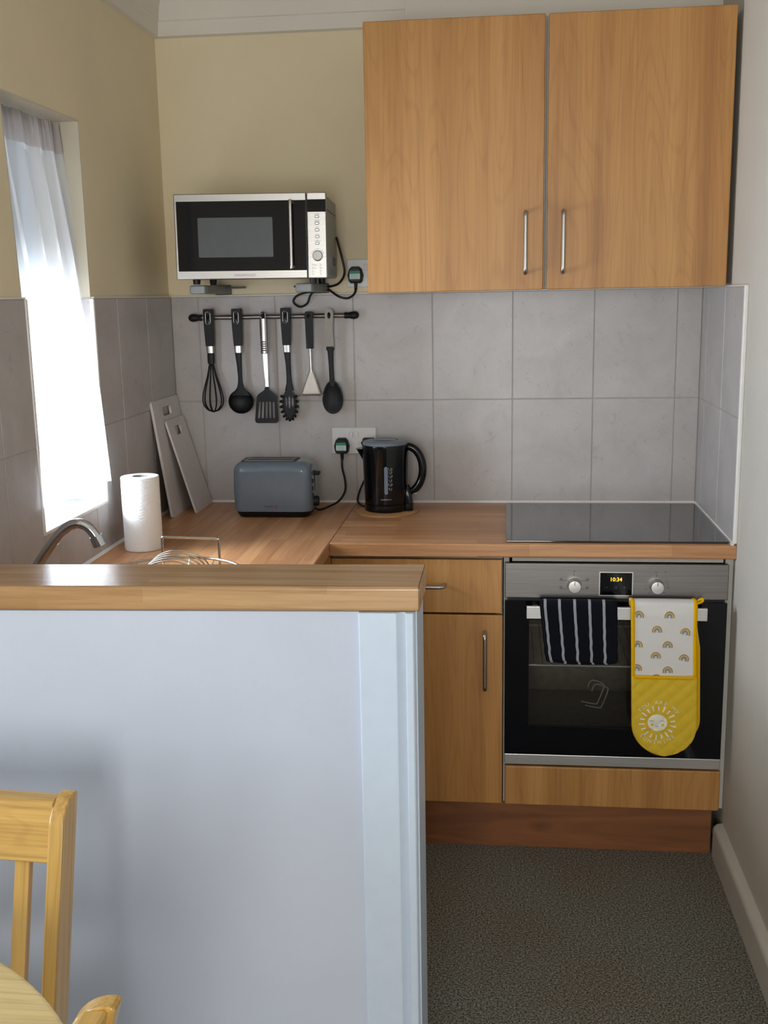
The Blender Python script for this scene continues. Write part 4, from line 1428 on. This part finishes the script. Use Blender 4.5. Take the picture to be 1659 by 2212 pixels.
# pasta server
t = utensil('pasta_server', -0.6450, 'black toothed pasta server, hanging between the slotted turner and the potato masher')
ring_handle(t)
m = stack(MB(), [(0.0015, 0.0105, 0.0052, -0.112), (0.0035, 0.0080, 0.0046, -0.150), (0.0045, 0.0078, 0.0044, -0.190), (0.0050, 0.0092, 0.0042, -0.212), (0.0045, 0.0150, 0.0040, -0.235)], -0.003, 0)
t.part('shaft', m, 'black_soft')
cx, cz = 0.0035, -0.278
oval = ellipse(cx, cz, 0.0235, 0.0480, 36)
hs = [list(reversed(ellipse(cx + dx, cz + 0.006 - abs(dx) * .0, 0.0034, L_, 14))) for dx, L_ in ((-0.0105, 0.0165), (0.0, 0.0215), (0.0105, 0.0165))]
m = MB().prism(oval, -0.0060, -0.0032, 'XZ', hs)
for k in range(13):
    a = R(150 + 240 * k / 12)
    px_, pz_ = cx + 0.0230 * math.cos(a), cz + 0.0470 * math.sin(a)
    d = Vector((math.cos(a) * 1.0, 0, math.sin(a) * 0.75)).normalized()
    m.tube([(px_ - d.x * .004, -0.0046, pz_ - d.z * .004), (px_ + d.x * .004, -0.0060, pz_ + d.z * .004), (px_ + d.x * .0062, -0.0110, pz_ + d.z * .0062)], [0.0050, 0.0048, 0.0038], 10)
t.part('toothed_head', m, 'black_soft')

# potato masher
t = utensil('potato_masher', -0.5700, 'potato masher with short black handle and steel triangular head')
m = MB()
hole = ellipse(0.0, 0.0, 0.0058, 0.0072, 16)
m.prism([(-0.0120, 0.0100), (-0.0085, 0.0145), (0.0085, 0.0145), (0.0140, 0.0120), (0.0140, -0.0070), (0.0125, -0.0110), (0.0110, -0.1020), (-0.0100, -0.1020), (-0.0120, -0.0110), (-0.0135, -0.0060)], -0.008, 0.007, 'XZ', [list(reversed(hole))])
t.part('handle', m, 'black_soft')
t.part('shaft', MB().cyl((0.001, -0.002, -0.100), (0.0025, -0.002, -0.175), 0.0045, 0.0040, 14), 'steel_lt')
m = MB().prism([(-0.0020, -0.172), (0.0070, -0.172), (0.0295, -0.2465), (-0.0300, -0.2465)], -0.0045, -0.0030, 'XZ')
m.tube([(-0.0020, -0.0038, -0.172), (-0.0305, -0.0038, -0.2475)], 0.0018, 8).tube([(0.0070, -0.0038, -0.172), (0.0300, -0.0038, -0.2475)], 0.0018, 8)
hd = t.part('head_plate', m, 'steel_v', label='triangular steel plate')
m = MB()
holes = []
outl = [(-0.0320, -0.030)] + [(-0.0320 + 0.0790 * k / 10, -0.030 - (0.004 if k % 2 else 0.0)) for k in range(1, 10)] + [(0.0470, -0.030), (0.0500, -0.010), (0.0490, 0.012), (0.0440, 0.020), (-0.0300, 0.020), (-0.0330, 0.005)]
m.prism([(a - .004, b) for a, b in outl], -0.2505, -0.2480, 'XY', [list(reversed(ellipse(-0.022 + 0.012 * i, -0.016 + 0.014 * j, 0.0035, 0.0045, 10))) for i in range(5) for j in range(3)])
m.tube([(-0.0350 + 0.0700 * k / 20, -0.0340 + .0015 * math.sin(k * 2.1), -0.2480 + 0.0012 * math.sin(k * 2.4)) for k in range(21)], 0.0018, 8)
t.part('mashing_plate', m, 'steel_v')

# spoon
t = utensil('serving_spoon', -0.5045, 'black serving spoon with grey handle, last on the rail by the wall cabinet side')
m = MB()
outer = [(-0.0060, 0.0225), (0.0060, 0.0225), (0.0115, 0.0180), (0.0138, 0.0080), (0.0130, -0.0120), (0.0108, -0.0420), (0.0118, -0.0700), (0.0135, -0.0900), (0.0125, -0.1000), (0.0060, -0.1050), (-0.0060, -0.1050), (-0.0125, -0.1000), (-0.0135, -0.0900), (-0.0118, -0.0700), (-0.0108, -0.0420), (-0.0130, -0.0120), (-0.0138, 0.0080), (-0.0115, 0.0180)]
m.prism(outer, -0.008, 0.007, 'XZ', [list(reversed(ellipse(0, 0.001, 0.0058, 0.0100, 18)))])
t.part('handle', m, 'grey_handle', label='grey rubber handle')
m = stack(MB(), [(0.0, 0.0140, 0.0072, -0.0960), (0.0005, 0.0135, 0.0070, -0.1040), (0.001, 0.0095, 0.0058, -0.1110), (0.002, 0.0078, 0.0048, -0.150), (0.003, 0.0078, 0.0044, -0.195), (0.004, 0.0085, 0.0042, -0.222)], -0.002, 0)
t.part('shaft', m, 'black_soft')
m = MB()
def spoon(u, v):
    a = 2 * PI * u
    r_ = v
    x = 0.0325 * r_ * math.cos(a)
    z = 0.0535 * r_ * math.sin(a)
    x *= 1 - 0.16 * (z / 0.0535)
    return Vector((0.0045 + x, -0.0060 + 0.010 * (1 - r_ * r_), -0.2570 + z))
m.sheet(spoon, 36, 10)
bmesh.ops.remove_doubles(m.bm, verts=m.bm.verts, dist=1e-6)
b = t.part('bowl', m, 'black_soft')
md = b.modifiers.new('thickness', 'SOLIDIFY'); md.thickness = 0.003; md.offset = 0

# ------------------------------------------------------------------ toaster
def make_toaster():
    t = Thing('toaster', 'blue grey two slot toaster with black base and side lever', 'toaster', (-0.6610, -0.1970, 0.910))
    x0, x1, y0, y1, z0, z1 = -0.7835, -0.5385, -0.2690, -0.1250, 0.9300, 1.0835
    def shell(inset_top, x0, x1, y0, y1, z0, z1, rv, rt):
        rings = []
        n = 9
        def ring(z, ins):
            pts = rounded_rect(x0 + ins, x1 - ins, y0 + ins, y1 - ins, max(rv - ins * 0.35, 0.006), 6)
            return [Vector((a, b, z)) for a, b in pts]
        rings.append(ring(z0, 0.002)); rings.append(ring(z0 + .004, 0.0))
        rings.append(ring(z0 + 0.06, -0.0015))
        for k in range(n + 1):
            a = R(90 * k / n)
            rings.append(ring(z1 - rt + rt * math.sin(a), 0.0015 * k / n * 0 + rt * (1 - math.cos(a))))
        return MB().rings(rings)
    bd = t.part('body', shell(0, x0, x1, y0, y1, z0, z1, 0.030, 0.030), 'toaster', smooth=50)
    m = MB()
    rings = []
    for z, ins in ((0.9105, 0.016), (0.9140, 0.011), (0.9300, 0.004), (0.9320, 0.004)):
        rings.append([Vector((a, b, z)) for a, b in rounded_rect(x0 + ins, x1 - ins, y0 + ins, y1 - ins, 0.026, 6)])
    t.part('base', m.rings(rings), 'black')
    # top plate with two bread slots
    yc = (y0 + y1) / 2
    m = MB().prism(rounded_rect(-0.7610, -0.5870, yc - .040, yc + .040, 0.004), z1 - .001, z1 + .0012, 'XY')
    t.part('slot_surround', m, 'black', bd)
    sl = [list(reversed(rounded_rect(-0.7420, -0.6020, yc + a - .011, yc + a + .011, .003))) for a in (-0.0195, 0.0195)]
    m = MB().prism(rounded_rect(-0.7510, -0.5950, yc - .0385, yc + .0385, 0.003), z1 + .0008, z1 + .0030, 'XY', sl)
    t.part('slot_frame', m, 'steel', bd, 'steel frame of the bread slots')
    m = MB()
    for a in (-0.0195, 0.0195):
        for s in (-0.006, 0.006):
            m.tube([(-0.741, yc + a + s, z1 + .0022), (-0.603, yc + a + s, z1 + .0022)], 0.0009, 6)
    t.part('slot_wire', m, 'wire', bd)
    # controls on the right end
    m = MB().box(x1 - .002, x1 + .0185, yc - .014, yc + .014, 1.0360, 1.0465, 0.0035, 3)
    m.box(x1 - .003, x1 + .004, yc - .006, yc + .006, 1.034, 1.050, .002)
    t.part('lever', m, 'black')
    t.part('lever_track', MB().box(x1 - .001, x1 + .0022, yc - .003, yc + .003, 0.985, 1.040), 'black', smooth=0)
    for z in (1.0220, 0.9990, 0.9780):
        t.part('button', MB().box(x1 - .002, x1 + .0035, yc - .046, yc - .034, z - .0065, z + .0065, .002), 'black')
    t.part('browning_knob', MB().lathe([(0.0165, x1 - .001), (0.0160, x1 + .012), (0.0145, x1 + .014), (0.0001, x1 + .014)], (0, yc - .010, 0.9540), 24, axis='X'), 'black')
    m = MB().text('Breville', 0.0090, face_y(-0.6700, y0 - .0019, 0.9480))
    t.part('logo_lettering', m, 'ink', bd, smooth=0)
    m = MB().tube([(-0.6480 + .0040 * math.cos(a * PI / 9), y0 - .0016, 0.9480 + .0042 * math.sin(a * PI / 9)) for a in range(18)], 0.0008, 6, loop=True)
    m.lathe([(0.0016, -(y0 - .0010)), (0.0016, -(y0 - .0022))], (-0.6480, 0, 0.9480), 12, axis='Y')
    t.part('logo_mark', m, 'red', bd, 'small red ring mark', smooth=0)
make_toaster()

# ------------------------------------------------------------------ kettle on a cork mat
KX, KY = -0.3190, -0.1430
single('cork_mat', MB().lathe([(0.0975, 0.0), (0.0985, 0.0008), (0.0985, 0.0034), (0.0975, 0.0042), (0.0001, 0.0042)], (-0.3170, -0.1560, 0.9100), 48), 'cork',
       'round cork mat under the black kettle', 'mat', origin=(-0.3170, -0.1560, 0.910))
def make_kettle():
    z0 = 0.9142
    t = Thing('kettle', 'black plastic jug kettle with grey lid and water gauge', 'kettle', (KX, KY, z0))
    c = (KX, KY, z0)
    m = MB().lathe([(0.0600, 0.0), (0.0672, 0.002), (0.0684, 0.006), (0.0684, 0.0215), (0.0674, 0.0228), (0.0600, 0.0232)], c, 48)
    m.prism(rounded_rect(KX + 0.03, KX + 0.0860, KY - 0.024, KY + 0.024, 0.012), z0 + .0, z0 + 0.0225, 'XY')
    t.part('power_base', m, 'black_gloss')
    bd = t.part('body', MB().lathe([(0.0610, 0.0236), (0.0670, 0.0245), (0.0680, 0.030), (0.0692, 0.075), (0.0712, 0.14), (0.0730, 0.196), (0.0733, 0.2080), (0.0725, 0.2100)], c, 56), 'black_gloss')
    # spout: a wedge that grows out of the left side towards the rim
    m = MB()
    rings = []
    for k in range(9):
        f = k / 8
        z = z0 + 0.150 + 0.0500 * f
        reach = 0.0655 + 0.0295 * f ** 0.9
        w = 0.016 + 0.018 * f
        ring = []
        for j in range(13):
            b = -90 + 180 * j / 12
            x = KX - 0.050 - (reach - 0.050) * math.cos(R(b)) ** 1.2
            y = KY + w * math.sin(R(b))
            ring.append(Vector((x, y, z + (0.0065 * math.cos(R(b)) if k == 8 else 0) * -0.6)))
        ring += [Vector((KX - 0.04, KY + w, z)), Vector((KX - 0.04, KY - w, z))]
        rings.append(ring)
    m.rings(rings)
    t.part('spout', m, 'black_gloss', bd)
    m = MB().lathe([(0.0675, 0.2095), (0.0714, 0.2105), (0.0718, 0.2150), (0.0680, 0.2195), (0.0560, 0.2225), (0.0400, 0.2240), (0.0395, 0.2212), (0.0001, 0.2205)], c, 48)
    ld = t.part('lid', m, 'lid_grey', label='blue grey lid')
    m = MB().prism(rounded_rect(KX - .036, KX + .036, KY - .0075, KY + .0075, .005), z0 + .2200, z0 + .2262, 'XY')
    t.part('lid_grip', m, 'lid_grey', ld)
    m = MB().prism(rounded_rect(KX - .036, KX + .036, KY - .027, KY - .009, .008), z0 + .2204, z0 + .2222, 'XY')
    t.part('lid_recess', m, 'black', ld)
    m = MB().box(KX - .076, KX - .050, KY - .008, KY + .008, z0 + .2080, z0 + .2190, .004, 3)
    t.part('lid_catch', m, 'black_gloss')
    # handle: a wide half loop from the rim to the foot of the body
    pts, rad = [], []
    for k in range(25):
        a = R(100 - 215 * k / 24)
        pts.append((KX + 0.0690 + 0.0480 * math.cos(a) * (1 if math.cos(a) > 0 else 1.2), KY, z0 + 0.1300 + 0.0720 * math.sin(a)))
        rad.append(0.0150 if k < 18 else 0.0150 - 0.0006 * (k - 17))
    pts = [(KX + 0.050, KY, z0 + 0.2010)] + pts
    rad = [0.0125] + rad
    t.part('handle', MB().tube(pts, rad, 16, flat=0.85, up=(0, 1, 0)), 'black_gloss')
    m = MB()
    rings = []
    for f, xr, w in ((0.0235, 0.0855, 0.024), (0.045, 0.0835, 0.0225), (0.066, 0.0790, 0.019), (0.080, 0.0740, 0.015)):
        rings.append([Vector((a, b, z0 + f)) for a, b in rounded_rect(KX + 0.03, KX + xr, KY - w, KY + w, 0.011, 5)])
    t.part('switch_housing', m.rings(rings), 'black_gloss', bd)
    m = MB().box(KX + .079, KX + .0990, KY - .008, KY + .008, z0 + .0520, z0 + .0552, .0012, 2)
    t.part('switch', m, 'white_plastic', label='pale rocker switch')
    # water gauge and scale on the front, wrapped round the body
    def on_body(da, z, off=0.0006):
        f = (z - 0.03) / 0.18
        rr = 0.0680 + 0.0051 * f + off
        a = R(-90 + da)
        return Vector((KX + rr * math.cos(a), KY + rr * math.sin(a), z0 + z))
    m = MB()
    g = [(-3.6, 3.6)]
    rows = []
    for k in range(25):
        z = 0.0600 + 0.0880 * k / 24
        q = min(z - 0.0600, 0.1480 - z)
        w = 4.6 if q > 0.004 else 4.6 * math.sqrt(max(0.02, 1 - ((0.004 - q) / 0.004) ** 2))
        rows.append([on_body(6.5 + w * s, z, 0.0010) for s in (-1, -0.5, 0, 0.5, 1)])
    m.rings(rows, closed_ring=False, cap=False)
    t.part('water_gauge', m, 'gauge', bd, 'grey water gauge strip')
    m = MB()
    def word(s, da, z, size):
        n_ = len(s); st = size * 0.58 / 0.068 * 180 / PI
        for i, ch in enumerate(s):
            b = da + (i - (n_ - 1) / 2) * st
            p = on_body(b, z, 0.0012)
            m.text(ch, size, Matrix.Translation(p) @ Matrix.Rotation(R(b), 4, 'Z') @ Matrix.Rotation(R(90), 4, 'X'))
    for s, z in (('1.7L', 0.1405), ('1.5', 0.1310), ('1.25', 0.1180), ('1.0', 0.1050), ('0.75', 0.0920), ('0.5', 0.0785)):
        word(s, 17.5, z, 0.0062)
        q = [on_body(15 + 6 * k / 4, z - 0.0048, 0.0012) for k in range(5)]
        m.rings([q, [v + Vector((0, 0, 0.0007)) for v in q]], closed_ring=False, cap=False)
    t.part('printed_scale', m, 'ink_white', bd, smooth=0)
    m = MB()
    word('cookworks', 6.0, 0.0445, 0.0066)
    t.part('logo_lettering', m, 'ink_white', bd, smooth=0)
make_kettle()

# ------------------------------------------------------------------ chopping boards, kitchen roll
def board(lab, x_base, y0, y1, length, tilt, th, slot_w):
    t = Thing('chopping_board', lab, 'chopping board', (x_base, (y0 + y1) / 2, 0.9102), (0, -R(tilt), 0), group='grey chopping boards', local=True)
    hw = (y1 - y0) / 2
    ol = rounded_rect(-hw, hw, 0.0, length, 0.010)
    sl = list(reversed(rounded_rect(-slot_w / 2, slot_w / 2, length - 0.054, length - 0.025, 0.008)))
    m = MB().prism(ol, -th, 0.0, 'YZ', [sl])
    b = t.part('board', m, 'board')
    md = b.modifiers.new('edge', 'BEVEL'); md.width = 0.0012; md.segments = 2; md.limit_method = 'ANGLE'
    return t
board('large grey chopping board with hand slot leaning on the tiles beside the window', -0.9735, -0.2760, -0.0080, 0.3660, 7.6, 0.0080, 0.085)
board('small grey chopping board leaning against the large one in the corner', -0.9200, -0.1980, -0.0120, 0.3080, 16.0, 0.0065, 0.062)

t = Thing('kitchen_roll', 'white roll of embossed kitchen paper standing on the worktop', 'kitchen roll', (-0.9330, -0.6780, 0.910))
m = MB().lathe([(0.0205, 0.2020), (0.0470, 0.2025), (0.0505, 0.2015), (0.0515, 0.1990), (0.0515, 0.004), (0.0505, 0.001), (0.0490, 0.0002), (0.0205, 0.0002)], (-0.9330, -0.6780, 0.910), 56, cap=False)
t.part('paper', m, 'paper')
m = MB().lathe([(0.0203, 0.001), (0.0203, 0.2022), (0.0190, 0.2022), (0.0190, 0.001)], (-0.9330, -0.6780, 0.910), 32, cap=False)
t.part('cardboard_tube', m, 'card')

# ------------------------------------------------------------------ tap and dish rack by the sink
t = Thing('tap', 'chrome swan neck tap rising behind the breakfast bar under the window', 'tap', (-0.9850, -1.30, 0.910))
t.part('base', MB().lathe([(0.028, 0.0), (0.028, 0.004), (0.022, 0.010), (0.019, 0.020), (0.0185, 0.055), (0.0150, 0.062)], (-0.9850, -1.30, 0.910), 28), 'chrome')
t.part('spout', MB().tube(smooth_path([(-0.9850, -1.30, 0.955), (-0.9760, -1.30, 0.985), (-0.9530, -1.30, 1.0240), (-0.9225, -1.30, 1.0640), (-0.8880, -1.30, 1.1000), (-0.8610, -1.30, 1.1125), (-0.8390, -1.30, 1.1070), (-0.8240, -1.30, 1.0910), (-0.8185, -1.30, 1.0800)], 6), 0.0112, 18), 'chrome')
t.part('aerator', MB().cyl((-0.8200, -1.30, 1.0860), (-0.8120, -1.30, 1.0640), 0.0150, 0.0150, 24), 'chrome')
for s in (-1, 1):
    t.part('tap_head', MB().cyl((-0.985, -1.30 + s * .018, 0.945), (-0.985, -1.30 + s * .050, 0.945), 0.012, 0.015, 18), 'chrome')

t = Thing('dish_rack', 'round chrome wire dish rack beside the sink, mostly behind the breakfast bar', 'dish rack', (-0.7250, -1.1100, 0.910))
CX, CY, RR = -0.7250, -1.1130, 0.1720
m = MB()
for z, rr in ((0.9500, RR), (0.9150, RR - 0.030)):
    m.tube([(CX + rr * math.cos(2 * PI * k / 64), CY + rr * math.sin(2 * PI * k / 64), z) for k in range(64)], 0.0034 if z > .93 else 0.0022, 10, loop=True)
for k in range(16):
    a = 2 * PI * k / 16
    m.tube([(CX + RR * math.cos(a), CY + RR * math.sin(a), 0.9500), (CX + (RR - .03) * math.cos(a), CY + (RR - .03) * math.sin(a), 0.9150)], 0.0016, 6)
for k in range(-5, 6):
    x = CX + 0.025 * k
    L_ = math.sqrt(max(0.0, (RR - .03) ** 2 - (x - CX) ** 2))
    m.tube([(x, CY - L_, 0.9150), (x, CY + L_, 0.9150)], 0.0016, 6)
t.part('basket', m, 'wire')
yh = CY + math.sqrt(RR ** 2 - 0.07 ** 2) - 0.001
m = MB().tube(smooth_path([(-0.7885, yh, 0.915), (-0.7885, yh, 0.96), (-0.7880, yh, 0.999), (-0.7840, yh, 1.0050), (-0.7780, yh, 1.0058), (-0.7150, yh, 1.0045), (-0.6560, yh, 1.0032), (-0.6490, yh, 1.0022), (-0.6455, yh, 0.9960), (-0.6450, yh, 0.96), (-0.6450, yh, 0.915)], 6), 0.0034, 10)
t.part('rack_handle', m, 'wire')
for k in range(5):
    y = CY + 0.060 - 0.026 * k
    xs0 = -0.7620 + 0.002 * k
    pts = [(xs0 - 0.035, y, 0.9160)] + [(xs0 + 0.045 - 0.075 * math.cos(R(a)), y + 0.010 * k * 0, 0.9450 + 0.0500 * math.sin(R(a))) for a in range(0, 181, 15)] + [(xs0 + 0.125, y, 0.9160)]
    t.part('plate_hoop', MB().tube(smooth_path(pts, 3), 0.0019, 8), 'wire')

# ------------------------------------------------------------------ net curtain
def make_curtain():
    t = Thing('net_curtain', 'sheer white net curtain hanging in the kitchen window', 'curtain', (-1.06, -0.886, 1.10))
    zt, zb = 2.023, 1.100
    def fn(u, v):
        f = v
        z = zt - (zt - zb) * f
        near = -1.093 - 0.024 * max(0.0, 1 - f * 2.1)
        far = -0.688 + 0.043 * math.sin(min(1, f * 1.8) * PI / 2) - 0.056 * max(0, f - 0.45) / 0.55
        gather = 1.0 - min(1.0, f / 0.10)
        y = near + (far - near) * u
        x = -1.090 + 0.078 * f ** 1.15 - 0.012 * (1 - u) * f
        amp = 0.004 + 0.010 * min(1, f * 3) * (1 - 0.35 * f)
        x += amp * math.sin(u * 2 * PI * 5.2 + 1.3 * math.sin(u * 7 + f * 1.2)) + 0.0012 * math.sin(u * 61 + 3 * f) + 0.0065 * gather ** 0.6 * math.sin(u * 2 * PI * 21 + 2.2 * math.sin(u * 23))
        y += 0.004 * math.sin(u * 2 * PI * 5.2 + 1.2) * min(1, f * 3) * (1 if 0.04 < u < 0.96 else 0)
        z += 0.006 * math.sin(u * 9) * f + (0.002 * math.sin(u * 150) if f < 0.01 else 0)
        if u > 0.97: x = max(x, -1.090 + 0.074 * f)
        return Vector((x, y, z))
    t.part('net', MB().sheet(fn, 320, 80), 'curtain', recalc=False)
    t.part('curtain_wire', MB().cyl((-1.112, WYT + 0.001, 2.004), (-1.112, WY1 - 0.001, 2.004), 0.004, seg=10), 'white_plastic')
    for y in (WY1 - .0093, WYT + .0103):
        t.part('wire_hook', MB().box(-1.120, -1.104, y - .005, y + .005, 1.995, 2.014, .002), 'white_plastic')
make_curtain()

# ------------------------------------------------------------------ dining table and chairs
def make_table():
    cx, cy, r, zt = -0.8485, -2.7150, 0.500, 0.745
    t = Thing('dining_table', 'round light oak dining table, only a curved edge of its top showing', 'table', (cx, cy, 0.0))
    t.part('tabletop', MB().lathe([(0.30, 0.7200), (r - .008, 0.7200), (r - .001, 0.7240), (r, 0.7300), (r, 0.7380), (r - .002, 0.7430), (r - .007, 0.7450), (0.0001, 0.7450)], (cx, cy, 0), 120), 'table')
    t.part('pedestal', MB().lathe([(0.09, 0.7200), (0.07, 0.700), (0.030, 0.68), (0.028, 0.40), (0.032, 0.25), (0.034, 0.12), (0.02, 0.08)], (cx, cy, 0), 28), 'chair')
    for k in range(4):
        a = R(20 + 90 * k)
        d = Vector((math.cos(a), math.sin(a), 0))
        pts = [Vector((cx, cy, 0.16)) + d * 0.02, Vector((cx, cy, 0.12)) + d * 0.12, Vector((cx, cy, 0.05)) + d * 0.24, Vector((cx, cy, 0.02)) + d * 0.30]
        t.part('foot', MB().tube(smooth_path(pts, 5), 0.019, 10), 'chair')
make_table()

def make_chair(lab, loc, rot):
    t = Thing('dining_chair', lab, 'chair', loc, rot, 'light oak dining chairs', True)
    hw, H, zs = 0.1900, 0.8480, 0.4400
    lean = 0.262         # back of the chair leans: shift in y per metre of height
    def sy(z): return 0.165 + lean * (z - zs) if z > zs else 0.165 - 0.06 * (zs - z) * 0
    for s in (-1, 1):
        # stile: rear leg and back post in one, top front corner rounded off
        D = 0.046
        side = []
        side += [(0.172, 0.0), (0.172 + 0.034, 0.0)]
        side += [(0.165 + D, zs)]
        zb = H
        yb = sy(zb) + D
        side += [(yb, zb - 0.004), (yb - 0.003, zb)]
        r_ = 0.036
        yf = sy(zb - r_)
        for k in range(9):
            a = R(90 + 90 * k / 8)
            fz = zb - r_ + r_ * math.sin(a)
            fy = sy(fz) + r_ + r_ * math.cos(a)
            side.append((fy, fz))
        side += [(sy(zs), zs)]
        x0 = s * hw - 0.0115
        m = MB().prism(side, x0, x0 + 0.023, 'YZ')
        o = t.part('stile', m, 'chair')
        md = o.modifiers.new('edge', 'BEVEL'); md.width = 0.0025; md.segments = 3; md.limit_method = 'ANGLE'; md.angle_limit = R(50)
        t.part('front_leg', MB().tube([(s * 0.165, -0.150, 0.0), (s * 0.165, -0.150, zs - 0.02)], [0.017, 0.021], 14), 'chair')
    rz0, rz1 = 0.7550, 0.8430
    yy = lambda z: sy(z) + 0.009
    m = MB().prism([(yy(rz0), rz0), (yy(rz0) + 0.030, rz0 - .004), (yy(rz1) + 0.030, rz1), (yy(rz1) + 0.026, rz1 + 0.002), (yy(rz1) + 0.004, rz1), (yy(rz1 - .004), rz1 - .004)], -hw + 0.0110, hw - 0.0110, 'YZ')
    o = t.part('crest_rail', m, 'chair_x')
    md = o.modifiers.new('edge', 'BEVEL'); md.width = 0.004; md.segments = 3; md.limit_method = 'ANGLE'; md.angle_limit = R(25)
    m = MB().prism([(yy(0.50), 0.50), (yy(0.50) + 0.022, 0.50), (yy(0.54) + 0.022, 0.54), (yy(0.54), 0.54)], -hw + 0.0110, hw - 0.0110, 'YZ')
    t.part('lower_rail', m, 'chair_x')
    for k in range(5):
        x = (k - 2) * 0.0655
        a, b = 0.5390, 0.7560
        m = MB().prism([(yy(a) + .006, a), (yy(a) + .019, a), (yy(b) + .019, b), (yy(b) + .006, b)], x - 0.0115, x + 0.0115, 'YZ')
        t.part('slat', m, 'chair')
    t.part('seat', MB().box(-0.195, 0.195, -0.170, 0.164, zs - 0.022, zs, 0.008, 3), 'chair_x')
    m = MB().box(-0.165, 0.165, -0.150, -0.132, zs - .075, zs - .023).box(-0.170, -0.152, -0.13, 0.165, zs - .075, zs - .023).box(0.152, 0.170, -0.13, 0.165, zs - .075, zs - .023)
    t.part('apron', m, 'chair_x', smooth=0)
    return t.o
# back top corner of the first chair sits at y -1.99; the second faces the table from its right
c1 = make_chair('slatted light oak dining chair standing with its back to the half wall', (-0.8205, -2.3060, 0.0), (0, 0, R(-4)))
for o in SC.objects:
    if o.type == 'MESH' and len(o.modifiers) > 1 and o.modifiers[0].type == 'WEIGHTED_NORMAL':
        o.modifiers.move(0, len(o.modifiers) - 1)
copy_thing(c1, (-0.6750, -2.6800, 0.0), (0, 0, R(-90)), 'light oak dining chair of which only one rounded post top shows')
